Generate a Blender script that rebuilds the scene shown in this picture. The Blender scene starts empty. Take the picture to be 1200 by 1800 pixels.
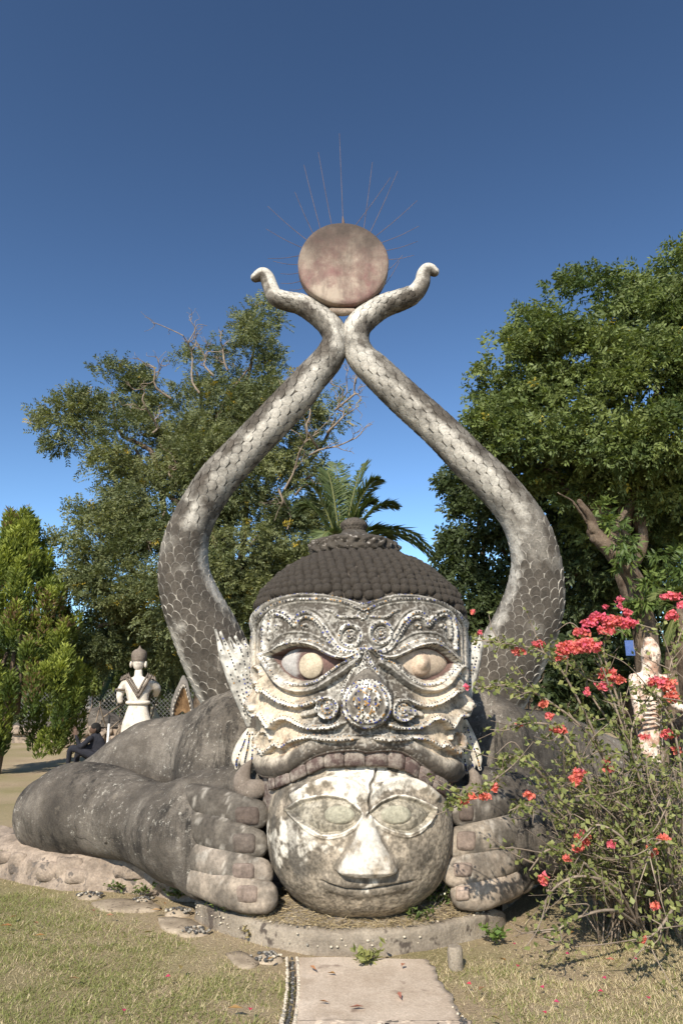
import bpy, bmesh, math, random
import numpy as np
from mathutils import Vector, Matrix
random.seed(7); rng = np.random.default_rng(7)
R = math.radians
S = bpy.context.scene
# ------------------------------------------------------------------ camera, sky, sun, exposure
PITCH = R(15.16); CAMZ = 1.6; F = 1200.0
cam = bpy.data.cameras.new('camera'); camo = bpy.data.objects.new('camera', cam)
S.collection.objects.link(camo); S.camera = camo
camo.location = (0, 0, CAMZ); camo.rotation_euler = (R(90)+PITCH, 0, 0)
cam.sensor_fit = 'VERTICAL'; cam.sensor_height = 36; cam.lens = 24; cam.clip_end = 2000; cam.clip_start = 0.05
SUN_EL, SUN_AZ = R(37), R(17)          # azimuth: degrees to the left of straight behind the camera
W = bpy.data.worlds.new('World'); S.world = W; W.use_nodes = True
nt = W.node_tree; bg = nt.nodes['Background']
sky = nt.nodes.new('ShaderNodeTexSky'); sky.sky_type = 'NISHITA'; sky.sun_disc = False
sky.sun_elevation = SUN_EL; sky.sun_rotation = R(180)+SUN_AZ
sky.air_density = 1.0; sky.dust_density = 0.5; sky.ozone_density = 3.0; sky.altitude = 300
gm = nt.nodes.new('ShaderNodeGamma'); gm.inputs[1].default_value = 1.6; hs = nt.nodes.new('ShaderNodeHueSaturation'); hs.inputs['Saturation'].default_value = 0.91; hs.inputs['Hue'].default_value = 0.49
nt.links.new(sky.outputs[0], gm.inputs[0]); nt.links.new(gm.outputs[0], hs.inputs['Color'])   # deep dry-season blue, the same curve for the whole sky
nt.links.new(hs.outputs[0], bg.inputs[0]); bg.inputs[1].default_value = 0.045
sl = bpy.data.lights.new('sun', 'SUN'); sl.energy = 5.0; sl.angle = R(0.5); sl.color = (1.0, 0.92, 0.79)
so = bpy.data.objects.new('sun', sl); S.collection.objects.link(so)
sd = Vector((-math.sin(SUN_AZ)*math.cos(SUN_EL), -math.cos(SUN_AZ)*math.cos(SUN_EL), math.sin(SUN_EL)))
so.rotation_euler = sd.to_track_quat('Z', 'Y').to_euler()
S.view_settings.view_transform = 'Standard'; S.view_settings.look = 'None'
S.view_settings.exposure = 0.62; S.view_settings.gamma = 1; S.view_settings.use_curve_mapping = False

# ------------------------------------------------------------------ survey helpers
cp, sp = math.cos(PITCH), math.sin(PITCH)
def at(px, py, Y):
    v = (900-py)/F; s = Y/(cp-sp*v)
    return np.array([(px-600)/F*s, Y, CAMZ+s*(sp+cp*v)])
def mpp(py, Y):                                     # metres per photo pixel at that place
    return Y/(cp-sp*(900-py)/F)/F
def onz(px, py, z=0.0):
    v = (900-py)/F; s = (z-CAMZ)/(sp+cp*v)
    return np.array([(px-600)/F*s, s*(cp-sp*v), z])
def proj(P):
    d = np.asarray(P, float)-np.array([0, 0, CAMZ])
    zc = d[..., 1]*cp+d[..., 2]*sp; yc = -d[..., 1]*sp+d[..., 2]*cp
    return 600+F*d[..., 0]/zc, 900-F*yc/zc
# ------------------------------------------------------------------ numpy noise
def _h(ix, iy, iz, seed):
    h = (ix.astype(np.uint32)*np.uint32(374761393)+iy.astype(np.uint32)*np.uint32(668265263)
         + iz.astype(np.uint32)*np.uint32(2246822519)+np.uint32(seed*3266489917 % 4294967296))
    h ^= h >> np.uint32(15); h *= np.uint32(2246822519); h ^= h >> np.uint32(13); h *= np.uint32(3266489917); h ^= h >> np.uint32(16)
    return h.astype(np.float64)/4294967295.0
def vnoise(P, seed=0):
    P = np.asarray(P, float); i = np.floor(P).astype(np.int64); f = P-i; f = f*f*(3-2*f); r = 0
    for dx in (0, 1):
        for dy in (0, 1):
            for dz in (0, 1):
                w = (f[..., 0] if dx else 1-f[..., 0])*(f[..., 1] if dy else 1-f[..., 1])*(f[..., 2] if dz else 1-f[..., 2])
                r = r+w*_h(i[..., 0]+dx, i[..., 1]+dy, i[..., 2]+dz, seed)
    return r
def fbm(P, seed=0, o=4):
    P = np.asarray(P, float); r = 0; a = 0.5; t = 0
    for k in range(o):
        r = r+a*vnoise(P*2**k+k*17.3, seed+k); t += a; a *= 0.5
    return r/t
def sstep(a, b, x):
    t = np.clip((x-a)/(b-a), 0, 1); return t*t*(3-2*t)
# ------------------------------------------------------------------ object helpers
COL = S.collection
def T(name, label, cat, loc=(0, 0, 0), group=None):
    o = bpy.data.objects.new(name, None); COL.objects.link(o); o.location = [float(c) for c in loc]
    o.empty_display_size = 0.1
    o['label'] = label; o['category'] = cat
    if group: o['group'] = group
    return o
def par(o, p):
    if p is not None:
        o.parent = p; o.matrix_parent_inverse = Matrix.Translation(-wroot(p))
def wroot(p):                                        # world translation of a parent (no rotations are used on parents)
    m = Vector(p.location)
    if p.parent: m = m+p.matrix_parent_inverse.translation+wroot(p.parent)
    return m
def mkmesh(name, V, Fs, smooth=True, col=None):
    me = bpy.data.meshes.new(name); V = np.asarray(V, dtype=np.float32)
    if isinstance(Fs, np.ndarray):
        n, k = Fs.shape
        me.vertices.add(len(V)); me.vertices.foreach_set('co', V.ravel())
        me.loops.add(n*k); me.loops.foreach_set('vertex_index', Fs.astype(np.int32).ravel())
        me.polygons.add(n); me.polygons.foreach_set('loop_start', np.arange(0, n*k, k, dtype=np.int32))
        me.polygons.foreach_set('loop_total', np.full(n, k, dtype=np.int32))
        me.update(calc_edges=True)
    else:
        me.from_pydata([tuple(map(float, v)) for v in V], [], [tuple(int(i) for i in f) for f in Fs]); me.update()
    if smooth: me.polygons.foreach_set('use_smooth', np.ones(len(me.polygons), dtype=bool))
    if col is not None:
        a = me.color_attributes.new('Col', 'FLOAT_COLOR', 'POINT')
        c = np.ones((len(V), 4), dtype=np.float32); c[:, :3] = col; a.data.foreach_set('color', c.ravel())
    return me
def O(name, V, Fs, mat, parent=None, smooth=True, col=None, kind=None):
    me = mkmesh(name, V, Fs, smooth, col); me.materials.append(mat)
    o = bpy.data.objects.new(name, me); COL.objects.link(o); par(o, parent)
    if kind: o['kind'] = kind
    return o
def inst(name, me, M, parent=None):
    o = bpy.data.objects.new(name, me); COL.objects.link(o); par(o, parent); o.matrix_basis = M
    return o
def tag(o, label, cat, group=None, kind=None):
    if label: o['label'] = label
    if cat: o['category'] = cat
    if group: o['group'] = group
    if kind: o['kind'] = kind
    return o
def gridfaces(nr, nc, wrap=False, off=0):
    i = np.arange(nr-1)[:, None]; j = np.arange(nc if wrap else nc-1)[None, :]; j2 = (j+1) % nc
    return np.stack([i*nc+j, i*nc+j2, (i+1)*nc+j2, (i+1)*nc+j], -1).reshape(-1, 4)+off
class MB:                                            # collects pieces into one mesh
    def __init__(s): s.V = []; s.F = []; s.C = []; s.n = 0
    def add(s, V, Fs, c=None):
        V = np.asarray(V, float); s.V.append(V); s.F += [tuple(int(i)+s.n for i in f) for f in Fs]
        s.C.append(np.broadcast_to(np.array(c if c is not None else (1, 1, 1), float), (len(V), 3))); s.n += len(V)
        return s
    def build(s, name, mat, parent=None, smooth=True, kind=None, col=True):
        return O(name, np.concatenate(s.V), s.F, mat, parent, smooth, np.concatenate(s.C) if col else None, kind)
def catmull(P, n):
    P = np.asarray(P, float); m = len(P); Q = np.vstack([2*P[0]-P[1], P, 2*P[-1]-P[-2]])
    t = np.linspace(0, m-1, n); i = np.minimum(t.astype(int), m-2); u = (t-i)[:, None]
    a, b, c, d = Q[i], Q[i+1], Q[i+2], Q[i+3]
    return 0.5*((2*b)+(-a+c)*u+(2*a-5*b+4*c-d)*u*u+(-a+3*b-3*c+d)*u**3)
def frames(C, ref=(0.0, -1.0, 0.0)):
    Tn = np.gradient(C, axis=0); Tn /= np.linalg.norm(Tn, axis=1)[:, None]+1e-12
    A = np.cross(Tn, ref); l = np.linalg.norm(A, axis=1)[:, None]
    A = np.where(l > 1e-3, A/np.maximum(l, 1e-9), np.array([1.0, 0, 0])); B = np.cross(A, Tn)
    return Tn, A, B
def tube(C, r, ns=10, flat=1.0, cap=True, ref=(0, -1, 0), sq=1.0):
    C = np.asarray(C, float); r = np.broadcast_to(np.asarray(r, float), (len(C),)).copy()
    if cap:                                          # rounded ends
        k = 4; Tn, _, _ = frames(C, ref); a = np.linspace(0, math.pi/2, k+1)[:-1]
        C0 = [C[0]-Tn[0]*r[0]*math.cos(x) for x in a]; r0 = [max(r[0]*math.sin(x), 1e-4) for x in a]
        C1 = [C[-1]+Tn[-1]*r[-1]*math.cos(x) for x in a[::-1]]; r1 = [max(r[-1]*math.sin(x), 1e-4) for x in a[::-1]]
        _, A, B = frames(C, ref)
        A = np.vstack([[A[0]]*k, A, [A[-1]]*k]); B = np.vstack([[B[0]]*k, B, [B[-1]]*k])
        C = np.vstack([C0, C, C1]); r = np.concatenate([r0, r, r1])
    else:
        _, A, B = frames(C, ref)
    th = np.linspace(0, 2*math.pi, ns, endpoint=False)
    ct, st = np.cos(th), np.sin(th); ct = np.sign(ct)*np.abs(ct)**sq; st = np.sign(st)*np.abs(st)**sq
    V = C[:, None]+r[:, None, None]*(A[:, None]*ct[None, :, None]+flat*B[:, None]*st[None, :, None])
    return V.reshape(-1, 3), gridfaces(len(C), ns, True)
def ptube(pts, n=24, ns=10, flat=1.0, cap=True, ref=(0, -1, 0)):   # pts: (px, py, Y, r)
    P = np.array([at(p[0], p[1], p[2]) for p in pts]); q = catmull(np.hstack([P, np.array([[p[3]] for p in pts])]), n)
    return tube(q[:, :3], q[:, 3], ns, flat, cap, ref)
def lathe(prof, ns=24, c=(0, 0, 0)):
    th = np.linspace(0, 2*math.pi, ns, endpoint=False); p = np.asarray(prof, float)
    V = np.stack([p[:, 0:1]*np.cos(th), p[:, 0:1]*np.sin(th), np.repeat(p[:, 1:2], ns, 1)], -1)+np.array(c)
    return V.reshape(-1, 3), gridfaces(len(p), ns, True)
def ball(c, r, n=12, m=8):
    a = np.linspace(0, math.pi, m); r = np.broadcast_to(np.asarray(r, float), (3,))
    V, f = lathe(np.stack([np.sin(a)+1e-4, -np.cos(a)], 1), n); return V*r+np.array(c), f
def boxv(c, s, yaw=0.0):
    x, y, z = np.array(s)/2.0; V = np.array([[-x, -y, -z], [x, -y, -z], [x, y, -z], [-x, y, -z], [-x, -y, z], [x, -y, z], [x, y, z], [-x, y, z]])
    ca, sa = math.cos(yaw), math.sin(yaw); V = V@np.array([[ca, sa, 0], [-sa, ca, 0], [0, 0, 1]])
    return V+np.array(c), [(0, 3, 2, 1), (4, 5, 6, 7), (0, 1, 5, 4), (1, 2, 6, 5), (2, 3, 7, 6), (3, 0, 4, 7)]
def fuse(name, parts, voxel, mat, parent=None, smooth=8, rough=0.0, rs=4.0, kind=None):
    """union of closed shapes as one continuous skin"""
    mb = MB()
    for V, f in parts: mb.add(V, f)
    me = mkmesh('tmp', np.concatenate(mb.V), mb.F, False); tmp = bpy.data.objects.new('tmp', me); COL.objects.link(tmp)
    m = tmp.modifiers.new('r', 'REMESH'); m.mode = 'VOXEL'; m.voxel_size = voxel
    if smooth:
        s = tmp.modifiers.new('s', 'SMOOTH'); s.iterations = smooth; s.factor = 0.6
    dg = bpy.context.evaluated_depsgraph_get(); me2 = bpy.data.meshes.new_from_object(tmp.evaluated_get(dg))
    bpy.data.objects.remove(tmp); bpy.data.meshes.remove(me); me2.name = name
    if rough:
        n = len(me2.vertices); co = np.empty(n*3, np.float32); no = np.empty(n*3, np.float32)
        me2.vertices.foreach_get('co', co); me2.vertices.foreach_get('normal', no)
        co = co.reshape(-1, 3); no = no.reshape(-1, 3)
        co = co+no*((fbm(co*rs, 3)-0.5)*2*rough)[:, None]; me2.vertices.foreach_set('co', co.astype(np.float32).ravel()); me2.update()
    me2.polygons.foreach_set('use_smooth', np.ones(len(me2.polygons), dtype=bool))
    me2.materials.clear(); me2.materials.append(mat)
    o = bpy.data.objects.new(name, me2); COL.objects.link(o); par(o, parent)
    if kind: o['kind'] = kind
    return o
# ------------------------------------------------------------------ materials
class NT:
    def __init__(s, name, rough=0.9, spec=0.2):
        s.m = bpy.data.materials.new(name); s.m.use_nodes = True; s.t = s.m.node_tree; s.b = s.t.nodes['Principled BSDF']
        s.b.inputs['Roughness'].default_value = rough; s.b.inputs['Specular IOR Level'].default_value = spec
        s.tc = s.t.nodes.new('ShaderNodeTexCoord')
    def new(s, k, **kw):
        n = s.t.nodes.new(k)
        for a, v in kw.items(): setattr(n, a, v)
        return n
    def noise(s, scale, detail=4, rough=0.6, stretch=None):
        n = s.new('ShaderNodeTexNoise'); n.inputs['Scale'].default_value = scale; n.inputs['Detail'].default_value = detail; n.inputs['Roughness'].default_value = rough
        src = s.tc.outputs['Object']
        if stretch:
            mp = s.new('ShaderNodeMapping'); mp.inputs['Scale'].default_value = stretch; s.t.links.new(src, mp.inputs[0]); src = mp.outputs[0]
        s.t.links.new(src, n.inputs['Vector']); return n.outputs['Fac']
    def ramp(s, fac, stops):
        r = s.new('ShaderNodeValToRGB'); e = r.color_ramp.elements
        while len(e) < len(stops): e.new(0.5)
        for x, (p, c) in zip(e, stops): x.position = p; x.color = (*c, 1) if len(c) == 3 else c
        s.t.links.new(fac, r.inputs[0]); return r.outputs[0]
    def mix(s, fac, a, b, mode='MIX'):
        n = s.new('ShaderNodeMix', data_type='RGBA', blend_type=mode)
        for sock, v in ((n.inputs[0], fac), (n.inputs[6], a), (n.inputs[7], b)):
            if isinstance(v, (int, float)): sock.default_value = v
            elif isinstance(v, tuple): sock.default_value = (*v, 1)
            else: s.t.links.new(v, sock)
        return n.outputs[2]
    def bump(s, h, strength=0.4, dist=0.01):
        b = s.new('ShaderNodeBump'); b.inputs['Strength'].default_value = strength; b.inputs['Distance'].default_value = dist
        s.t.links.new(h, b.inputs['Height']); s.t.links.new(b.outputs[0], s.b.inputs['Normal'])
    def col(s, c): s.t.links.new(c, s.b.inputs['Base Color']); return s
    def attr(s):
        a = s.new('ShaderNodeVertexColor', layer_name='Col'); return a.outputs['Color']
def m_vc(name, rough=0.9, ns=40.0, amp=0.35, bump=0.35, dist=0.006, big=6.0):
    n = NT(name, rough); a = n.attr()
    f = n.ramp(n.noise(ns, 5, 0.7), [(0.3, (1-amp,)*3), (0.72, (1+amp*0.6,)*3)])
    g = n.ramp(n.noise(big, 4, 0.6), [(0.3, (1-amp*0.6,)*3), (0.7, (1+amp*0.5,)*3)])
    n.col(n.mix(1.0, n.mix(1.0, a, f, 'MULTIPLY'), g, 'MULTIPLY'))
    if bump: n.bump(n.noise(ns*0.7, 6, 0.65), bump, dist)
    return n.m
def m_two(name, c0, c1, scale=5.0, rough=0.9, lo=0.35, hi=0.65, bump=0.3, dist=0.006, fine=60.0, speck=None, streak=None):
    n = NT(name, rough)
    c = n.ramp(n.noise(scale, 5, 0.65), [(lo, c0), (hi, c1)])
    if streak:
        f = n.ramp(n.noise(streak[0], 5, 0.7, (1, 1, 0.16)), [(streak[2], (0, 0, 0)), (streak[3], (1, 1, 1))]); c = n.mix(f, c, streak[1])
    if speck:
        f = n.ramp(n.noise(speck[0], 3, 0.7), [(speck[2], (0, 0, 0)), (speck[2]+0.06, (1, 1, 1))]); c = n.mix(f, c, speck[1])
    g = n.ramp(n.noise(fine, 4, 0.7), [(0.25, (0.7,)*3), (0.75, (1.25,)*3)]); c = n.mix(1.0, c, g, 'MULTIPLY')
    n.col(c); n.bump(n.noise(fine*0.5, 6, 0.7), bump, dist); return n.m
def m_leaf(name, trans=0.3, gloss=0.3):
    n = NT(name, 0.55, 0.3); a = n.attr(); n.col(a); out = n.t.nodes['Material Output']
    tr = n.new('ShaderNodeBsdfTranslucent'); n.t.links.new(n.mix(1.0, a, (1.25, 1.3, 0.55), 'MULTIPLY'), tr.inputs['Color'])
    mx = n.new('ShaderNodeMixShader'); mx.inputs[0].default_value = trans
    n.t.links.new(n.b.outputs[0], mx.inputs[1]); n.t.links.new(tr.outputs[0], mx.inputs[2]); n.t.links.new(mx.outputs[0], out.inputs[0]); return n.m
def m_body():
    n = NT('weathered_concrete', 0.92, 0.15)
    c = n.ramp(n.noise(1.9, 7, 0.7), [(0.32, (0.050, 0.043, 0.036)), (0.49, (0.088, 0.076, 0.063)), (0.66, (0.175, 0.153, 0.128))])
    f = n.ramp(n.noise(9, 8, 0.8, (1, 1, 0.20)), [(0.47, (0, 0, 0)), (0.60, (0.95,)*3)]); f2 = n.ramp(n.noise(1.2, 4, 0.6), [(0.42, (0, 0, 0)), (0.58, (1,)*3)])
    c = n.mix(n.mix(1.0, f, f2, 'MULTIPLY'), c, (0.022, 0.020, 0.018))
    f = n.ramp(n.noise(22, 8, 0.82), [(0.56, (0, 0, 0)), (0.64, (0.85,)*3)]); f2 = n.ramp(n.noise(2.6, 5, 0.65), [(0.45, (0, 0, 0)), (0.58, (1,)*3)])
    c = n.mix(n.mix(1.0, f, f2, 'MULTIPLY'), c, (0.46, 0.43, 0.37))
    f = n.ramp(n.noise(3.4, 6, 0.7), [(0.60, (0, 0, 0)), (0.76, (0.6,)*3)]); c = n.mix(f, c, (0.26, 0.22, 0.17))
    vo = n.new('ShaderNodeTexVoronoi', feature='DISTANCE_TO_EDGE'); vo.inputs['Scale'].default_value = 1.5; wn = n.new('ShaderNodeMix', data_type='VECTOR'); wn.inputs[0].default_value = 0.22
    nn = n.new('ShaderNodeTexNoise'); nn.inputs['Scale'].default_value = 3.0; nn.inputs['Detail'].default_value = 5; n.t.links.new(n.tc.outputs['Object'], nn.inputs['Vector']); n.t.links.new(n.tc.outputs['Object'], wn.inputs[4]); n.t.links.new(nn.outputs['Color'], wn.inputs[5]); n.t.links.new(wn.outputs[1], vo.inputs['Vector'])
    ck = n.ramp(vo.outputs['Distance'], [(0.0, (0.8,)*3), (0.006, (0, 0, 0))]); f2 = n.ramp(n.noise(0.9, 3, 0.5), [(0.50, (0, 0, 0)), (0.56, (1,)*3)]); c = n.mix(n.mix(1.0, ck, f2, 'MULTIPLY'), c, (0.018, 0.016, 0.014))
    g = n.ramp(n.noise(90, 4, 0.8), [(0.25, (0.6,)*3), (0.75, (1.4,)*3)]); n.col(n.mix(1.0, c, g, 'MULTIPLY'))
    n.bump(n.noise(30, 9, 0.75), 0.8, 0.016); return n.m
M_body = m_body()
M_face = m_vc('painted_plaster', 0.9, 55, 0.34, 0.45, 0.005)
M_tile = m_vc('mosaic_glaze', 0.45, 20, 0.12, 0.0)
M_scale = m_vc('serpent_plaster', 0.9, 45, 0.45, 0.5, 0.006, 7)
M_finger = m_vc('finger_concrete', 0.92, 30, 0.45, 0.5, 0.008, 5)
M_curl = m_two('dark_curl', (0.042, 0.035, 0.029), (0.098, 0.083, 0.068), 7, speck=(60, (0.22, 0.19, 0.15), 0.66), fine=55, bump=1.0, dist=0.014)
M_tooth = m_two('stained_tooth', (0.085, 0.058, 0.052), (0.33, 0.29, 0.245), 11, lo=0.42, hi=0.68, fine=80)
M_plinth = m_two('plinth_concrete', (0.145, 0.12, 0.094), (0.29, 0.245, 0.19), 2.6, speck=(6, (0.085, 0.068, 0.055), 0.57), streak=(5, (0.33, 0.28, 0.22), 0.55, 0.75), fine=60, bump=0.8, dist=0.015)
M_path = m_two('path_concrete', (0.36, 0.285, 0.215), (0.50, 0.415, 0.33), 1.6, speck=(2.6, (0.20, 0.15, 0.115), 0.60), streak=(3, (0.30, 0.23, 0.165), 0.48, 0.75), fine=90, bump=0.5)
M_rubble = m_two('footing_stone', (0.15, 0.118, 0.092), (0.34, 0.27, 0.21), 5, speck=(8, (0.12, 0.10, 0.085), 0.58), fine=50, bump=0.6, dist=0.02)
M_leafs = m_leaf('leaf'); M_grass = m_leaf('grass_blade', 0.25); M_petal = m_leaf('bract', 0.4)
M_bark = m_two('bark', (0.075, 0.052, 0.036), (0.19, 0.145, 0.105), 6, streak=(9, (0.04, 0.03, 0.022), 0.5, 0.7), fine=40, bump=0.7, dist=0.03)
M_twig = m_two('twig_bark', (0.13, 0.10, 0.075), (0.27, 0.215, 0.165), 8, fine=40)
M_disc = None
# ================================================================== THE SETTING: ground, path
def m_ground():
    n = NT('dry_lawn', 0.95, 0.1)
    soil = n.ramp(n.noise(1.1, 6, 0.65), [(0.3, (0.31, 0.235, 0.15)), (0.7, (0.46, 0.365, 0.245))])
    f = n.ramp(n.noise(0.55, 5, 0.6), [(0.42, (0, 0, 0)), (0.62, (0.75,)*3)]); c = n.mix(f, soil, (0.22, 0.195, 0.085))
    g = n.ramp(n.noise(45, 6, 0.8), [(0.25, (0.6,)*3), (0.75, (1.3,)*3)]); n.col(n.mix(1.0, c, g, 'MULTIPLY')); n.bump(n.noise(60, 8, 0.75), 0.8, 0.03); return n.m
M_ground = m_ground()
NX = 130
gx = np.concatenate([np.linspace(-300, -12, 12), np.linspace(-10, 10, NX), np.linspace(12, 300, 12)])
gy = np.concatenate([np.linspace(-40, 1, 6), np.linspace(2, 18, 110), np.linspace(20, 500, 16)])
GX, GY = np.meshgrid(gx, gy)
def gh(x, y):
    p = np.stack([x, y, np.zeros_like(x)], -1); w = sstep(14, 9, np.abs(x))*sstep(22, 16, y)*sstep(0, 2.5, y)
    return -0.03+((fbm(p*0.9, 11)-0.5)*0.06+(fbm(p*5, 12, 3)-0.5)*0.018)*w
GV = np.stack([GX, GY, gh(GX, GY)], -1).reshape(-1, 3)
o = O('ground', GV, gridfaces(len(gy), len(gx)), M_ground); tag(o, None, None, kind='structure')
# concrete path running from the camera to the step
pl = [onz(505, 1838), onz(514, 1800), onz(521, 1750), onz(521, 1708), onz(519, 1684)]
pr = [onz(842, 1838), onz(820, 1800), onz(788, 1748), onz(765, 1710), onz(752, 1686)]
pl = [np.array([pl[0][0]-0.05, 1.2, 0])]+pl; pr = [np.array([pr[0][0]+0.05, 1.2, 0])]+pr
L = catmull(pl, 40); Rr = catmull(pr, 40); nc = 24; rows = []
for i in range(40):
    j = 0.012*math.sin(i*1.7)+0.01*math.sin(i*0.61)
    t = np.linspace(0, 1, nc)[:, None]; row = L[i]*(1-t)+(Rr[i]+np.array([j, 0, 0]))*t; rows.append(row)
PV = np.array(rows).reshape(-1, 3); PV[:, 2] = 0.004+(fbm(PV*2.5, 5)-0.5)*0.012
skirt_l = PV.reshape(40, nc, 3)[:, :1].copy(); skirt_l[..., 2] -= 0.09; skirt_r = PV.reshape(40, nc, 3)[:, -1:].copy(); skirt_r[..., 2] -= 0.09
PV2 = np.concatenate([skirt_l, PV.reshape(40, nc, 3), skirt_r], 1)
o = O('path', PV2.reshape(-1, 3), gridfaces(40, nc+2), M_path); tag(o, None, None, kind='structure')
path_poly = np.vstack([L[:, :2], Rr[::-1, :2]])
# pebble edging: rows of little white and black pebbles set along both edges
def pebble_mesh(name, col):
    V, f = ball((0, 0, 0), 1, 8, 5); return V, f
def pebbles(name, pts, mat, parent=None, kind='stuff', r=(0.006, 0.010)):
    V0, f0 = ball((0, 0, 0), 1, 7, 5); mb = MB()
    for p, c in pts:
        s = random.uniform(*r); a = random.uniform(0, 6.28); ca, sa = math.cos(a), math.sin(a)
        v = V0*np.array([s*random.uniform(0.9, 1.4), s, s*0.7]); v = v@np.array([[ca, sa, 0], [-sa, ca, 0], [0, 0, 1]]); mb.add(v+np.asarray(p), f0, c)
    return mb.build(name, mat, parent, True, kind)
WHT, BLK, GRY = (0.46, 0.40, 0.31), (0.06, 0.058, 0.056), (0.22, 0.20, 0.17)
pts = []
for k in range(200):
    i = k/199*39; a = L[int(i)]*(1-i % 1)+L[min(int(i)+1, 39)]*(i % 1)
    if a[1] < 3.2: continue
    for dx, c in ((-0.055, WHT), (-0.022, BLK), (0.012, WHT)):
        if random.random() < (0.45 if c is BLK else 0.68): pts.append((a+np.array([dx+random.uniform(-0.004, 0.004), random.uniform(-0.006, 0.006), 0.004]), c if random.random() < 0.9 else GRY))
for k in range(26):
    i = k/25*14+6; a = Rr[int(i)]; pts.append((a+np.array([-0.02+random.uniform(-0.02, 0.01), random.uniform(-0.05, 0.05), 0.006]), BLK if random.random() < 0.7 else WHT))
o = pebbles('pebble_edging', pts, M_tile); tag(o, 'rows of tiny white and black pebbles along the edges of the path', 'pebbles', kind='stuff')

# ================================================================== THE STEP the sculpture stands on
ztop = 0.10
front = [onz(x, y, ztop) for x, y in ((400, 1550), (366, 1560), (348, 1572), (346, 1581), (362, 1591), (400, 1606), (470, 1625), (550, 1636), (640, 1638), (730, 1632), (810, 1618), (862, 1602), (886, 1586), (872, 1566))]
front = catmull(front, 90); plz = T('stone_step', 'low curved concrete step with pebbles under the white lower head', 'step', (front[45][0], front[45][1], 0))
back = front.copy(); back[:, 1] = 6.4; back[:, 0] = 0.13+(back[:, 0]-0.13)*0.5
rws = []
prof = [(-0.02, -0.12), (0.0, -0.02), (0.0, 0.02), (0.002, 0.05), (0.0, 0.078), (0.010, 0.094), (0.03, 0.10), (0.12, 0.112), (0.22, 0.140), (0.34, 0.155)]
nrm = np.gradient(front[:, :2], axis=0); nrm = np.stack([-nrm[:, 1], nrm[:, 0]], 1); nrm /= np.linalg.norm(nrm, axis=1)[:, None]
cc_ = np.array([0.13, 6.0])-front[:, :2]; nrm *= np.sign((nrm*cc_).sum(1))[:, None]
for dn, z in prof:
    p = front.copy(); p[:, :2] += nrm*dn; p[:, 2] = z; rws.append(p)
back[:, 2] = 0.17; rws.append(back)
PS = np.array(rws); endw = np.clip(np.minimum(np.arange(90), 89-np.arange(90))/12.0, 0.15, 1); PS[1:-1, :, 2] = np.where(PS[1:-1, :, 2] > 0, PS[1:-1, :, 2]*endw-0.05*(1-endw), PS[1:-1, :, 2]); n1 = fbm(PS.reshape(-1, 3)*6, 21).reshape(PS.shape[:2])-0.5; n2 = fbm(PS.reshape(-1, 3)*22, 22).reshape(PS.shape[:2])-0.5
PS[..., 1] -= n1*0.05+n2*0.02; PS[5:, :, 2] += (n1*0.03+n2*0.015)[5:]
O('slab', PS.reshape(-1, 3), gridfaces(len(PS), 90), M_plinth, plz)
pts = []
for k in range(60):
    fi_ = 4+62*random.random()**1.3; i = int(fi_); z = random.uniform(0.02, 0.185)
    pts.append(((front[i]*(1-fi_+i)+front[i+1]*(fi_-i))+np.array([0, -0.003-(n1[2, i]*0.05+n2[2, i]*0.02)*1, 0])*1.0+np.array([0, 0, z*0.45-ztop]), WHT if random.random() < 0.75 else GRY))
for k in range(60):
    i = random.choice(range(3, 86)); pts.append((front[i]+np.array([random.uniform(-.02, .02), random.uniform(0.03, 0.09), 0.003]), WHT if random.random() < 0.5 else BLK))
pebbles('set_pebbles', pts, M_tile, plz, r=(0.005, 0.011))

# ================================================================== NAGA SERPENTS
def whiteness(v, t, P, side):
    """v: 0 top .. 1 bottom along the neck, t: -1 outer edge .. 1 inner edge as seen from the front"""
    nz = fbm(P*3.1, 31+side)+0.45*(fbm(P*11, 33+side)-0.5)
    band = sstep(-0.35, 0.05, t)*sstep(1.25, 0.75, t) if side == 0 else sstep(-0.25, 0.1, t)*sstep(1.3, 0.8, t)
    up = band*sstep(0.72, 0.5, v)
    head = sstep(0.34, 0.22, v)*0.30
    lo = sstep(0.5, 0.62, v)*np.maximum(sstep(0.62, 0.9, t)*sstep(0.9, 0.7, v), sstep(-0.62, -0.9, t)*sstep(0.66, 0.8, v))
    w = np.maximum(np.maximum(up, lo), head)
    mot = 0.22*sstep(0.45, 0.6, fbm(P*6.0, 36+side))*(v < 0.68)
    return np.clip(0.9*sstep(0.40, 0.70, nz*0.72+w*0.40-0.08+0.30*(fbm(P*24, 37)-0.5))+mot, 0, 1)
WH = np.array([0.48, 0.45, 0.395]); DK = np.array([0.078, 0.067, 0.055]); GROOVE = np.array([0.10, 0.088, 0.072]); LIME = np.array([0.33, 0.305, 0.265])
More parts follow.
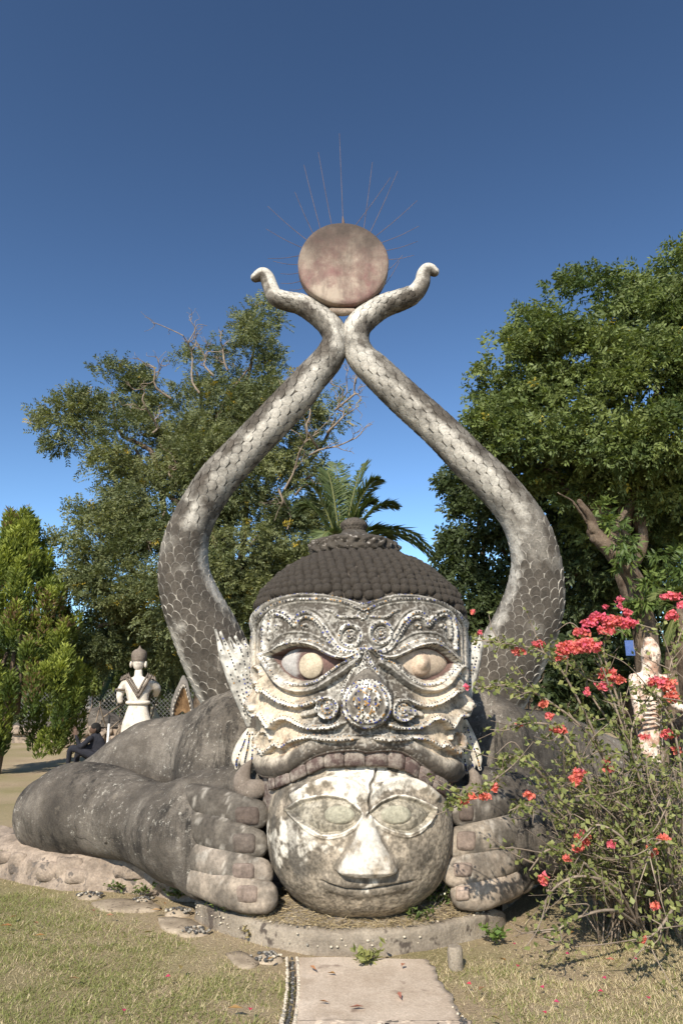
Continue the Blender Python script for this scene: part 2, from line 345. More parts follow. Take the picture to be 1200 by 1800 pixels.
def naga(pts, side, label):
    P = np.array([at(p[0], p[1], p[2]) for p in pts]); rr = np.array([[p[3]*mpp(p[1], p[2])] for p in pts])
    q = catmull(np.hstack([P, rr]), 420); C, r = q[:, :3], q[:, 3]
    s = np.concatenate([[0], np.cumsum(np.linalg.norm(np.diff(C, axis=0), axis=1))])
    th_ = T('naga_serpent', label, 'serpent statue', (C[-1][0], C[-1][1], 0), 'serpents holding up the disc')
    V, f = tube(C[:, :], r, 28); nrow = len(V)//28
    vv = np.repeat(np.concatenate([[0]*4, s/s[-1], [1]*4]), 28); th = np.tile(np.linspace(0, 2*math.pi, 28, endpoint=False), nrow)
    t = np.cos(th)*(1 if side == 0 else -1)
    # A axis sign: find which way is inner (towards the middle of the picture)
    Tn, A, B = frames(C)
    inn = np.sign(A[300][0])*(1 if side == 0 else -1); tt = np.cos(th)*inn
    w = whiteness(vv, tt, V, side)
    low = sstep(0.56, 0.66, vv)
    gcol = GROOVE*(1-low)[:, None]+LIME*low[:, None]; gcol = np.where((vv > 0.26)[:, None], gcol, DK*1.3*(1-w)[:, None]+WH*w[:, None])
    O('neck', V, f, M_scale, th_, True, gcol)
    # scales: rows round the neck, staggered, round end towards the head
    row = 0; u = s[-1]*0.075; items = []
    while u < s[-1]-0.02:
        i = np.searchsorted(s, u); i = min(i, 418); ri = r[i]; nsc = max(10, int(round(2*math.pi*ri/0.108))); nsc = min(nsc, 20)
        wd = 2*math.pi/nsc; pitch = min(0.105, max(0.06, ri*wd*0.86))
        for k in range(nsc):
            a0 = (k+0.5*(row % 2))*wd; items.append((u, a0, wd, pitch, i))
        u += pitch; row += 1
    ol = np.array([(-0.5, -0.75), (-0.5, -0.2), (-0.49, 0.10), (-0.40, 0.36), (-0.22, 0.55), (0.0, 0.62), (0.22, 0.55), (0.40, 0.36), (0.49, 0.10), (0.5, -0.2), (0.5, -0.75)])
    inner = ol*np.array([0.875, 0.895]); no = len(ol)
    def scale_mesh(u, a0, wd, pitch, i):
        inner = ol*(np.array([0.875, 0.895]) if u/s[-1] < 0.58 else np.array([0.92, 0.935]))
        jit = random.uniform(0.88, 1.1); a0 = a0+random.uniform(-.06, .06)*wd; u = u+random.uniform(-.08, .08)*pitch; out = []
        def place(pt, lift):
            uu = np.clip(u-pt[:, 1]*pitch*1.15*jit, 0, s[-1]); ii = np.interp(uu, s, np.arange(len(s)))
            i0 = np.minimum(ii.astype(int), len(s)-2); fr = (ii-i0)[:, None]
            c = C[i0]*(1-fr)+C[i0+1]*fr; rad = (r[i0]*(1-fr[:, 0])+r[i0+1]*fr[:, 0])
            a = a0+pt[:, 0]*wd*0.99; n = A[i0]*np.cos(a)[:, None]+B[i0]*np.sin(a)[:, None]
            return c+n*(rad+lift)[:, None], a
        tip = (ol[:, 1]+0.75)/1.37; lf = 0.002+0.008*tip*(ri_/0.3+0.4)
        Vs, asx = place(inner, lf*0.8+0.0015); Vr, a2 = place(ol, lf); Vk, a3 = place(ol*1.01, lf*0-0.004); Vc, a4 = place(np.array([[0, 0.0]]), np.array([0.009]))
        Vx = np.vstack([Vs, Vr, Vk, Vc]); fx = []
        for j in range(no-1):
            fx += [(3*no, j, j+1), (j, no+j, no+j+1, j+1), (no+j, 2*no+j, 2*no+j+1, no+j+1)]
        fx.append((3*no, no-1, 0)); fx = [tuple(reversed(q)) for q in fx]
        v = np.full(len(Vx), u/s[-1]); ang = np.concatenate([asx, a2, a3, a4]); w = whiteness(v, np.cos(ang)*inn, Vx, side); lo = float(sstep(0.55, 0.65, u/s[-1]))
        c = DK*(1-w)[:, None]+WH*w[:, None]; c = c*random.uniform(0.85, 1.12)
        lc = LIME*np.clip(0.72+2.2*(fbm(Vx*6, 40)-0.5), 0.22, 1.15)[:, None]
        rim = c*(1-lo)*0.30+lc*lo; m = np.zeros((len(Vx), 1)); m[no:3*no] = 1
        c = c*(1-m)+rim*m
        return Vx, fx, c
    def score(it):
        u, a0, wd, pitch, i = it; n = A[i]*math.cos(a0)+B[i]*math.sin(a0); c = C[i]+n*r[i]; d = np.array([0, 0, CAMZ])-c
        return float(n@d/np.linalg.norm(d))*wd*r[i]*pitch/np.linalg.norm(d)**2
    items.sort(key=score, reverse=True); mb = MB()
    for k, it in enumerate(items):
        ri_ = r[it[4]]; Vx, fx, c = scale_mesh(*it)
        if k < 280: O('scale', Vx, fx, M_scale, th_, True, c)
        else: mb.add(Vx, fx, c)
    mb.build('small_scales', M_scale, th_, True, 'stuff')
    return th_
NY = 6.95
left = [(449, 488, NY, 8.5), (455, 485, NY, 11), (463, 483, NY, 12.5), (470, 490, NY, 13), (475, 504, NY, 13.5), (484, 522, NY, 15), (505, 530, NY, 16), (528, 535, NY, 17.5), (555, 551, NY, 19), (580, 573, NY, 21), (589, 598, NY, 22), (577, 630, NY, 25.5), (545, 666, NY, 28), (517, 700, NY, 31), (440, 781, NY+.05, 32), (384, 842, NY+.1, 34), (343, 908, NY+.15, 35), (326, 958, NY+.2, 39), (324, 1010, NY+.25, 44), (338, 1060, NY+.3, 50), (360, 1108, NY+.35, 55), (385, 1162, NY+.4, 58), (412, 1215, NY+.45, 59), (445, 1275, NY+.5, 60), (480, 1340, NY+.55, 62)]
right = [(763, 478, NY, 8.5), (757, 475, NY, 11), (750, 475, NY, 12), (744, 483, NY, 12.5), (741, 498, NY, 14), (728, 516, NY, 16), (705, 527, NY, 18), (676, 537, NY, 19.5), (652, 551, NY, 21.5), (630, 572, NY, 23), (624, 598, NY, 23.5), (634, 626, NY, 25), (658, 650, NY, 28), (711, 701, NY, 30), (772, 756, NY, 31), (826, 811, NY+.05, 33), (871, 854, NY+.1, 34), (909, 900, NY+.15, 35), (930, 940, NY+.18, 38), (941, 982, NY+.2, 41), (942, 1020, NY+.25, 46), (937, 1059, NY+.3, 51), (921, 1105, NY+.35, 55), (897, 1152, NY+.4, 58), (868, 1208, NY+.45, 59), (835, 1275, NY+.5, 60), (800, 1340, NY+.55, 62)]
naga(left, 0, 'grey scaly serpent neck with its small head turned left, beside the tree with bare twigs')
naga(right, 1, 'grey scaly serpent neck on the right, its small head turned right, above the bougainvillea')

# ================================================================== DISC with wire rays
def m_disc():
    n = NT('faded_disc', 0.85, 0.2)
    c = n.ramp(n.noise(2.2, 6, 0.7), [(0.36, (0.17, 0.092, 0.085)), (0.47, (0.22, 0.155, 0.128)), (0.60, (0.33, 0.27, 0.215))])
    f = n.ramp(n.noise(5, 6, 0.75, (1, 1, 0.3)), [(0.45, (0, 0, 0)), (0.7, (0.85,)*3)]); c = n.mix(f, c, (0.095, 0.070, 0.058))
    sx = n.new('ShaderNodeSeparateXYZ'); n.t.links.new(n.tc.outputs['Object'], sx.inputs[0])
    ad = n.new('ShaderNodeMath', operation='MULTIPLY_ADD'); n.t.links.new(n.noise(4, 5), ad.inputs[0]); ad.inputs[1].default_value = 0.8; n.t.links.new(sx.outputs[2], ad.inputs[2])
    f = n.ramp(ad.outputs[0], [(0.0, (0, 0, 0)), (1.0, (1, 1, 1))]); f.node.color_ramp.elements[0].position = 0.0
    mp = n.new('ShaderNodeMapRange'); mp.inputs[1].default_value = DZ+0.22; mp.inputs[2].default_value = DZ+0.85; n.t.links.new(ad.outputs[0], mp.inputs[0])
    c = n.mix(mp.outputs[0], c, (0.062, 0.048, 0.040))
    n.col(c); n.bump(n.noise(30, 7, 0.7), 0.4, 0.01); return n.m
DY = 6.88; dc = at(603, 469, DY); rx = 79*mpp(469, DY); rz = (at(603, 397, DY)-at(603, 541, DY))[2]/2; DZ = float(dc[2])
dr = T('sun_disc', 'faded reddish round disc with wire rays held between the two serpent heads', 'disc', (dc[0], dc[1], dc[2]-rz))
n_ = 96; th = np.linspace(0, 2*math.pi, n_, endpoint=False)
prof = [(0.0005, -0.085), (0.3, -0.085), (0.6, -0.085), (0.9, -0.084), (0.975, -0.08), (1.0, -0.06), (1.0, 0.0), (1.0, 0.05), (0.97, 0.08), (0.6, 0.085), (0.02, 0.085)]
V = np.array([[(dc[0]+rx*a*math.sin(t), dc[1]+b+0.012*math.sin(3*t)*a, dc[2]+rz*a*math.cos(t)) for t in th] for a, b in prof]).reshape(-1, 3)
V[:, 1] += (fbm(V*4, 8)-0.5)*0.03
O('face', V, gridfaces(len(prof), n_, True), m_disc(), dr)
V, f = ptube([(583, 546, DY, .035), (600, 549, DY-.02, .045), (620, 547, DY, .035)], 12, 10); O('saddle', V, f, M_rubble, dr)
M_wire = m_two('rusty_wire', (0.10, 0.065, 0.05), (0.17, 0.12, 0.10), 8)
rays = [(578, 560, 557, 45), (515, 560, 440, 150), (455, 590, 360, 220), (410, 600, 310, 370), (385, 645, 160, 450), (360, 685, 150, 575), (335, 724, 160, 740), (335, 774, 190, 755), (340, 818, 230, 824), (340, 867, 230, 878), (360, 904, 278, 914), (635, 570, 840, 290), (690, 590, 740, 205), (725, 600, 880, 255), (750, 623, 988, 418), (785, 655, 998, 560), (810, 698, 990, 645), (820, 747, 970, 722), (810, 885, 890, 755), (815, 815, 908, 722)]
for k, (a, b, c, d) in enumerate(rays):
    e0 = at(420+a/3.158, 220+b/3.158, DY); e1 = at(420+c/3.158, 220+d/3.158, DY+random.uniform(-0.12, 0.12)); m = (e0+e1)/2+np.array([0, 0, -0.015])
    V, f = tube(catmull([e0, m, e1], 6), np.linspace(0.0034, 0.0022, 6), 5, cap=False); O('ray_wire', V, f, M_wire, dr)
V, f = ptube([(603, 398, DY, .02), (603, 390, DY, .016), (602, 380, DY, .004)], 6, 8); O('spike', V, f, M_wire, dr)
# ================================================================== THE DEMON SCULPTURE
# drawing helpers: strokes are given in survey (photo) pixels and cut as relief into the real curved surface
def z5(l): return [(420+x/5.4545, 1030+y/5.4545) for x, y in l]
def z7(l): return [(420+x/5.4545, 1200+y/5.4545) for x, y in l]
def smooth_line(l, step=4.0):
    P = np.array(l, float); n = max(len(P)*5, 8); q = catmull(P, n)
    d = np.concatenate([[0], np.cumsum(np.linalg.norm(np.diff(q, axis=0), axis=1))]); m = max(int(d[-1]/step), 2)
    t = np.linspace(0, d[-1], m+1); return np.stack([np.interp(t, d, q[:, 0]), np.interp(t, d, q[:, 1])], 1)
def mir(l): return [(640+(640-x)*0.91, y) for x, y in l]
def dist(px, py, line, margin):
    """distance and side (+ below) to a polyline; far points get 1e9"""
    D = np.full(px.shape, 1e9); Sd = np.zeros(px.shape)
    bx = (px > line[:, 0].min()-margin) & (px < line[:, 0].max()+margin) & (py > line[:, 1].min()-margin) & (py < line[:, 1].max()+margin)
    X, Y = px[bx], py[bx]; d = np.full(X.shape, 1e9); sd_ = np.zeros(X.shape)
    for a, b in zip(line[:-1], line[1:]):
        v = b-a; L2 = v@v+1e-9; t = np.clip(((X-a[0])*v[0]+(Y-a[1])*v[1])/L2, 0, 1)
        q = np.hypot(X-a[0]-t*v[0], Y-a[1]-t*v[1]); m = q < d; d[m] = q[m]; sd_[m] = np.sign(v[0]*(Y[m]-a[1])-v[1]*(X[m]-a[0]))
    D[bx] = d; Sd[bx] = sd_; return D, Sd
def inpoly(px, py, poly):
    r = np.zeros(px.shape, bool); n = len(poly)
    for i in range(n):
        x0, y0 = poly[i]; x1, y1 = poly[(i+1) % n]
        if y0 == y1: continue
        c = ((y0 > py) != (y1 > py)) & (px < (x1-x0)*(py-y0)/(y1-y0)+x0); r ^= c
    return r
def ellring(cx, cy, rx, ry=None, n=40, a0=0, a1=2*math.pi):
    ry = ry or rx; return [(cx+rx*math.cos(a), cy+ry*math.sin(a)) for a in np.linspace(a0, a1, n)]
def grid_normals(G):
    du = np.gradient(G, axis=1); dv = np.gradient(G, axis=0); n = np.cross(du, dv); return n/(np.linalg.norm(n, axis=-1, keepdims=True)+1e-12)
demon = T('demon_sculpture', 'huge crouching concrete demon whose fanged head bites a smaller white head in its hands', 'sculpture', (0.15, 6.4, 0))
HX, HY, HA, HB, HN = 0.148, 6.05, 0.898, 0.90, 2.45
kz = np.array([0.9, 1.25, 1.5, 2.25, 2.37, 2.454, 2.53, 2.607, 2.66, 2.71, 2.77, 2.83, 2.86]); kk = np.array([0.97, 0.985, 1.0, 1.0, 0.97, 0.925, 0.85, 0.765, 0.69, 0.60, 0.475, 0.31, 0.22])
th = np.linspace(-math.pi, math.pi, 8001); sx, cx_ = np.sin(th), np.cos(th)
ex = HA*np.sign(sx)*np.abs(sx)**(2/HN); ey = -HB*np.sign(cx_)*np.abs(cx_)**(2/HN)
al = np.concatenate([[0], np.cumsum(np.hypot(np.diff(ex), np.diff(ey)))]); al -= al[4000]
def section(u):                                       # arc length from the front centre -> unit section
    return np.interp(u, al, ex), np.interp(u, al, ey)
def ktap(z): return np.interp(z, kz, kk)
def jaw(z): return np.interp(z, [0.9, 1.25, 1.5, 1.75, 2.0], [0.89, 0.915, 0.95, 0.985, 1.0])
# ---- upper face
NC, NR = 720, 330
uu = np.linspace(-1.72, 1.72, NC); bx_, by_ = section(uu)
lip = np.array([(380, 1335), (425, 1338), (448, 1344), (457, 1357), (468, 1364), (490, 1366), (507, 1360), (522, 1350), (540, 1337), (558, 1326), (580, 1319), (600, 1316), (625, 1314), (640, 1318), (648, 1319), (665, 1316), (685, 1315), (700, 1318), (714, 1325), (735, 1341), (758, 1358), (775, 1368), (790, 1372), (801, 1370), (806, 1355), (815, 1340), (850, 1335)], float)
band_top = np.array([(380, 1180), (432, 1120), (437, 1098), (448, 1078), (462, 1062), (480, 1051), (500, 1045), (530, 1041), (566, 1043), (600, 1049), (622, 1056), (637, 1061), (652, 1056), (676, 1048), (700, 1043), (730, 1044), (760, 1050), (785, 1060), (803, 1075), (814, 1092), (820, 1110), (850, 1180)], float)
def zfrom(py, Y): v = (900-py)/F; return CAMZ+Y*(sp+cp*v)/(cp-sp*v)
X0, Y0 = HX+bx_, HY+by_
pxl, _ = proj(np.stack([HX+bx_*jaw(1.3), Y0, np.full_like(X0, 1.3)], -1)); pxt, _ = proj(np.stack([X0, Y0, np.full_like(X0, 2.35)], -1))
zb = zfrom(np.interp(pxl, lip[:, 0], lip[:, 1]), Y0); zt = zfrom(np.interp(pxt, band_top[:, 0], band_top[:, 1]), Y0)
side = np.abs(uu) > 1.15
zb = np.where(side, np.interp(np.abs(uu), [1.15, 1.72], [1.33, 1.33]), zb); zt = np.where(np.abs(uu) > 1.2, 2.22, zt)
zb = np.convolve(np.pad(zb, 3, 'edge'), np.ones(7)/7, 'valid'); zt = np.convolve(np.pad(zt, 7, 'edge'), np.ones(15)/15, 'valid')
vrow = np.linspace(0, 1, NR)[:, None]; Z = zt[None]+(zb-zt)[None]*vrow; K = ktap(Z)+0.012
G = np.stack([HX+bx_[None]*K*jaw(Z), HY+by_[None]*K, Z], -1)
Nb = grid_normals(G); Nb *= np.sign((Nb[NR//2, NC//2] @ np.array([0, -1.0, 0])))
px, py = proj(G); frontm = np.abs(uu)[None] < 1.45
h = np.zeros_like(px)
g2 = lambda cx, cy, wx, wy: np.exp(-((px-cx)/wx)**2-((py-cy)/wy)**2)
h += 0.055*g2(635, 1310, 150, 55)+0.03*g2(640, 1180, 60, 90)-0.02*g2(535, 1150, 70, 40)-0.02*g2(735, 1150, 65, 40)
# nose bridge widening downwards
bw = np.interp(py, [1085, 1130, 1180, 1215, 1260], [5, 8, 26, 40, 44]); h += np.where(py < 1290, 0.085*np.interp(py, [1080, 1130, 1180, 1230, 1285], [0.1, 0.45, 0.9, 1.0, 0.3])*np.clip(1-((px-643)/(bw*1.15))**2, 0, 1)**0.7, 0)
shelf = np.zeros_like(h); ridge = np.zeros_like(h); white = np.zeros_like(h); mosaics = []
def add_shelf(line, H, Lup, drop=2.2):
    ln = smooth_line(line); D, Sd = dist(px, py, ln, Lup*2.2)
    global shelf
    shelf = np.maximum(shelf, np.where(Sd > 0, H*np.clip(1-D/drop, 0, 1), H*np.exp(-(D/Lup)**2)))
def add_ridge(line, w, H, mos=None, wh=0.8, size=3.0, pitch=5.2):
    ln = smooth_line(line, 3.0); D, Sd = dist(px, py, ln, w*2+2)
    global ridge, white
    ridge = np.maximum(ridge, H*np.sqrt(np.clip(1-(D/w)**2, 0, 1))); white = np.maximum(white, wh*sstep(w*1.15, w*0.8, D))
    if mos: mosaics.append((ln, mos, size, pitch))
def both(fn, line, *a, **k):
    fn(line, *a, **k); fn([p for p in mir(line)][::-1] if fn is add_shelf else mir(line), *a, **k)
# headband
B1 = z5([(1190, 190), (1000, 120), (800, 85), (600, 80), (450, 105), (300, 160), (205, 232), (140, 330), (105, 440), (92, 560), (95, 700), (100, 850), (112, 1000)])
B2 = z5([(1190, 240), (1000, 165), (800, 132), (560, 135), (400, 170), (290, 225), (205, 310), (150, 420), (135, 600), (140, 800), (150, 950)])
both(add_ridge, B1, 5.5, 0.034, 'wb', 0.75, 2.6, 4.0); both(add_ridge, B2, 3.0, 0.026, 'wd', 0.6)
both(add_ridge, z5([(1190, 265), (1000, 195), (800, 160), (570, 160), (420, 195), (320, 245), (240, 320), (185, 420), (170, 600), (175, 800)]), 2.0, 0.010, None, 0.35)
# brows
E1 = z5([(1165, 610), (1060, 632), (960, 592), (900, 512), (840, 422), (790, 342), (720, 282), (640, 250), (570, 282), (535, 342), (490, 300), (430, 255), (360, 242), (300, 270), (262, 340), (250, 450), (245, 600)])
E2 = z5([(1100, 640), (980, 630), (900, 575), (820, 465), (750, 355), (690, 307), (620, 302), (562, 347), (532, 384), (470, 322), (410, 282), (350, 278), (312, 322), (297, 420), (290, 500)])
both(add_ridge, E1, 3.8, 0.030, 'wb', 0.85); both(add_ridge, E2, 3.2, 0.024, 'wd', 0.8)
both(add_ridge, z5([(1100, 605), (990, 560), (930, 470), (870, 380), (815, 300), (740, 240), (650, 218)]), 2.6, 0.016, None, 0.35)
for cx, cy, r_ in ((395, 385, 42), (650, 385, 50)):
    sp_ = z5([(cx+r_*(1-0.24*t)*math.cos(1.1*t+2.4), cy+0.62*r_*(1-0.24*t)*math.sin(1.1*t+2.4)) for t in np.linspace(0, 4, 22)]); both(add_ridge, sp_, 2.2, 0.020, 'wa', 0.5, 2.0, 4.4)
both(add_ridge, z5([(1140, 290), (1060, 300), (960, 295), (900, 250), (840, 230)]), 3.0, 0.018, 'wd', 0.5, 2.0, 5)
both(add_ridge, z5([(840, 540), (700, 462), (560, 442), (450, 452), (350, 500), (285, 580)]), 2.0, 0.012, None, 0.25)
# eye-brow whorls
WC = [z5([(1065, 480)])[0], (668.5, 1113)]
for cx, cy in WC:
    add_ridge(ellring(cx, cy, 18, 19), 4.6, 0.040, 'wb', 0.9, 2.8, 4.4)
    add_ridge(ellring(cx, cy, 9, 9.5), 2.4, 0.012, 'wd', 0.4, 1.9, 4.0); add_ridge(ellring(cx, cy, 3, 3, 14), 3.2, 0.022, 'wa', 0.2, 2.0, 3.5)
# forehead diamonds
for cx, cy, q in ((637, 1080, 9), (637, 1062, 5)):
    add_ridge([(cx, cy-q), (cx+q*0.5, cy-q*0.5), (cx+q, cy), (cx, cy+q), (cx-q, cy), (cx-q*0.5, cy-q*0.5), (cx, cy-q)], 2.0, 0.022, 'wd', 0.8, 2.2, 4.2)
# lids
for side_ in (0, 1):
    if side_ == 0:
        U1 = z5([(1150, 640), (1040, 692), (950, 692), (850, 652), (750, 592), (650, 557), (540, 550), (430, 577), (350, 627), (270, 662)])
        U0 = z5([(980, 662), (850, 592), (720, 532), (600, 512), (500, 522), (400, 560)])
        EO = z5([(1030, 712), (940, 700), (850, 668), (760, 620), (660, 588), (540, 582), (430, 606), (350, 645), (305, 668), (360, 740), (420, 820), (500, 880), (600, 908), (700, 903), (780, 868), (860, 818), (940, 760)])
        L1 = z5([(250, 650), (300, 720), (340, 800), (400, 880), (480, 932), (580, 947), (700, 932), (800, 882), (900, 802), (1000, 732), (1100, 682), (1180, 642)])
        L2 = z5([(240, 672), (290, 762), (350, 862), (430, 952), (530, 1002), (640, 1012), (760, 982), (880, 902), (1000, 822), (1100, 742), (1150, 692)])
    else:
        q6 = lambda l: [(630+x/5.4545, 1030+y/5.4545) for x, y in l]
        U1 = q6([(110, 600), (170, 660), (260, 690), (350, 680), (440, 640), (540, 590), (640, 562), (720, 562), (800, 605), (860, 660), (920, 725)])
        U0 = q6([(330, 640), (430, 580), (540, 530), (640, 508), (720, 512), (800, 560)])
        EO = q6([(350, 702), (430, 672), (520, 632), (610, 602), (690, 592), (760, 612), (830, 662), (905, 735), (860, 800), (800, 860), (720, 900), (640, 908), (560, 880), (480, 820), (410, 750)])
        L1 = q6([(205, 700), (290, 720), (370, 780), (450, 860), (530, 920), (620, 945), (720, 935), (800, 890), (870, 810), (930, 745)])
        L2 = q6([(200, 740), (300, 800), (400, 890), (500, 960), (610, 1000), (720, 995), (810, 940), (880, 850), (930, 780)])
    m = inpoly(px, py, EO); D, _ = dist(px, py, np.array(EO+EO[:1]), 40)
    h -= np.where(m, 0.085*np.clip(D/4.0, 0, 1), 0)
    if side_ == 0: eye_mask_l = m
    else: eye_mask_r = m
    add_shelf(U1 if U1[0][0] < U1[-1][0] else U1[::-1], 0.050, 10, 1.6)
    add_ridge(U1, 3.6, 0.022, 'wb', 0.9, 2.8, 4.4); add_ridge(U0, 2.4, 0.014, 'wa', 0.55, 2.2, 5)
    add_ridge(L1, 3.4, 0.030, 'wd', 0.75, 2.4, 4.6); add_ridge(L2, 5.0, 0.045, None, 0.35); add_shelf(L2 if L2[0][0] < L2[-1][0] else L2[::-1], 0.035, 9, 2.5)
# cheek tiers
T1 = z7([(238, 10), (250, 90), (300, 92), (340, 130), (400, 172), (480, 212), (570, 235), (680, 218), (790, 175)])
T2 = z7([(150, 180), (180, 275), (215, 318), (262, 308), (310, 368), (352, 430), (400, 372), (470, 342), (540, 362), (600, 400), (680, 430), (770, 437), (880, 430), (960, 405)])
T3 = z7([(230, 520), (240, 610), (282, 680), (340, 640), (400, 590), (442, 622), (480, 602), (540, 562), (620, 537), (720, 524), (820, 532), (950, 540), (1100, 527)])
both(add_shelf, T1, 0.068, 15, 3.5); both(add_shelf, T2, 0.066, 13, 3.5); both(add_shelf, T3, 0.04, 10, 3.0)
for t_, q in ((T1, 3.2), (T2, 3.2), (T3, 3.0)):
    up = [(x, y-1.8) for x, y in t_]; both(add_ridge, up, 2.8, 0.014, 'wd', 0.9, 2.6, 5.0); up2 = [(x+0.5, y-7) for x, y in t_]; both(add_ridge, up2, 1.8, 0.006, 'od', 0.25, 1.9, 4.4)
both(add_ridge, z5([(170, 930), (152, 850), (168, 775), (212, 792), (250, 850)]), 3.2, 0.04, 'od', 0.6, 2.2, 4.4)
both(add_ridge, z7([(150, 470), (135, 380), (140, 250), (175, 190), (205, 250)]), 3.4, 0.04, 'od', 0.6, 2.2, 4.4)
both(add_ridge, z7([(245, 610), (235, 520), (262, 465), (310, 470), (335, 530)]), 3.0, 0.035, 'od', 0.4, 2.0, 4.6)
# nostril whorls
for cx, cy in ((579, 1243), (702, 1247)):
    D = np.hypot(px-cx, py-cy); h += np.where(D < 20, 0.075*np.clip((20-D)/2.0, 0, 1), 0)
    add_ridge(ellring(cx, cy, 15.5, 16.5), 3.2, 0.024, 'wb', 0.9, 2.7, 4.6); add_ridge(ellring(cx, cy, 8.5, 9), 2.2, 0.012, 'wa', 0.4, 2.2, 4.0); add_ridge(ellring(cx, cy, 3, 3, 14), 2.8, 0.016, 'wa', 0.4, 2.0, 3.4)
both(add_ridge, [(562, 1247), (550, 1252), (538, 1254)], 6.0, 0.05, None, 0.4)
for k_ in range(5):
    y_ = 1150+k_*10; w_ = 5+k_*4.2; add_ridge([(643-w_, y_+9), (643-w_*0.5, y_+1), (643, y_-5), (643+w_*0.5, y_+1), (643+w_, y_+9)], 2.0, 0.010, 'wd', 0.75, 2.4, 4.6)
both(add_ridge, [(641, 1136), (632, 1155), (620, 1178), (608, 1198), (600, 1220)], 2.6, 0.014, 'wd', 0.8, 2.6, 4.8)
# moustache line and lip roll
lipl = np.array([(x, y) for x, y in lip if 450 < x < 806]); lipy = np.interp(px, lipl[:, 0], lipl[:, 1]); dl = lipy-py
lipw = np.interp(px, [440, 470, 560, 640, 720, 790, 815], [30, 34, 26, 20, 26, 34, 30]); inlip = (px > 445) & (px < 812)
h += np.where(inlip, 0.056*np.sqrt(np.clip(1-((dl-lipw*0.56)/(lipw*0.64))**2, 0, 1)), 0)*sstep(445, 462, px)*sstep(812, 800, px)
def blur(a, n=1):
    for _ in range(n): a = (np.roll(a, 1, 0)+2*a+np.roll(a, -1, 0))/4; a = (np.roll(a, 1, 1)+2*a+np.roll(a, -1, 1))/4
    return a
h = h+blur(shelf, 3)+blur(ridge, 1)
h += (fbm(G*9, 51)-0.5)*0.012+(fbm(G*45, 52, 3)-0.5)*0.004
h *= sstep(1.7, 1.35, np.abs(uu))[None]; rowfade = np.minimum(1, np.arange(NR)/6.0)[:, None]; h = h*rowfade
GD = G+Nb*h[..., None]
# colours of paint and lime on the plaster
nA = fbm(G*4.0, 61); nB = fbm(G*14, 62); nC = fbm(G*30, 63); nD = fbm(G*75, 65, 3)
cream = np.array([0.55, 0.455, 0.34]); grime = np.array([0.085, 0.074, 0.061]); lime = np.array([0.72, 0.685, 0.61]); orange = np.array([0.60, 0.36, 0.21])
cheek = np.clip(sstep(1165, 1215, py)*sstep(75, 120, np.abs(px-637))+0.8*sstep(150, 185, np.abs(px-632))*sstep(1110, 1150, py), 0, 1)*sstep(0.20, 0.42, nA)
col = grime*(1-cheek)[..., None]+cream*cheek[..., None]
f_ = (sstep(0.50, 0.60, nB*0.7+nC*0.3)*0.42*(1-cheek))[..., None]; col = col*(1-f_)+lime*0.8*f_
f_ = (cheek*sstep(0.56, 0.70, nA)*sstep(0.45, 0.6, nB)*0.6)[..., None]; col = col*(1-f_)+orange*f_
f_ = (white*sstep(0.26, 0.46, nB*0.6+nA*0.4)*(0.55+0.45*sstep(0.35, 0.6, nC)))[..., None]; col = col*(1-f_)+lime*f_
bandm = sstep(1085, 1062, py)*0.7*sstep(0.35, 0.6, nB); col = col*(1-bandm[..., None])+np.array([0.10, 0.088, 0.072])*bandm[..., None]
lipc = np.where(inlip & (dl < lipw*1.1), 1.0, 0)*sstep(0.40, 0.66, nA*0.5+nB*0.3+0.42*np.clip(1-dl/lipw, 0, 1)); lipl_ = np.where(inlip & (dl < lipw*1.1), 0.7, 0)[..., None]; col = col*(1-lipl_)+np.array([0.42, 0.375, 0.31])*lipl_; col = col*(1-lipc[..., None])+np.array([0.105, 0.088, 0.072])*lipc[..., None]
gr = (sstep(0.50, 0.66, nA*0.6+nB*0.4+0.25*(nC-0.5))*0.55)[..., None]; col = col*(1-gr)+grime*0.8*gr
pit = (sstep(0.50, 0.62, nD*0.6+nC*0.4)*0.75*(1-0.55*cheek))[..., None]; col = col*(1-pit)+np.array([0.060, 0.052, 0.043])*pit
wsp = (sstep(0.56, 0.64, fbm(G*60, 66, 3))*0.28*(1-cheek)*(1-bandm))[..., None]; col = col*(1-wsp)+lime*0.9*wsp
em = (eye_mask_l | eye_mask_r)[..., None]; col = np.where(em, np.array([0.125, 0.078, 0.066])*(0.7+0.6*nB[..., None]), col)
# lip underside rows
ex_rows = []; ecol = []
for k_, (sc, dz) in enumerate(((0.985, -0.012), (0.955, -0.016), (0.90, 0.0), (0.80, 0.04))):
    e = GD[-1].copy(); e[:, 0] = HX+(e[:, 0]-HX)*sc; e[:, 1] = HY+(e[:, 1]-HY)*sc; e[:, 2] += dz; ex_rows.append(e); ecol.append(np.tile(np.array([0.12, 0.085, 0.075]), (NC, 1)))
GA = np.concatenate([GD, np.array(ex_rows)], 0); CA = np.concatenate([col, np.array(ecol)], 0)
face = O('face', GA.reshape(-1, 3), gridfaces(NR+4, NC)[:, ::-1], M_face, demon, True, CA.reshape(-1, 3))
ND = grid_normals(GD); ND *= np.sign(ND[NR//2, NC//2] @ np.array([0, -1.0, 0]))
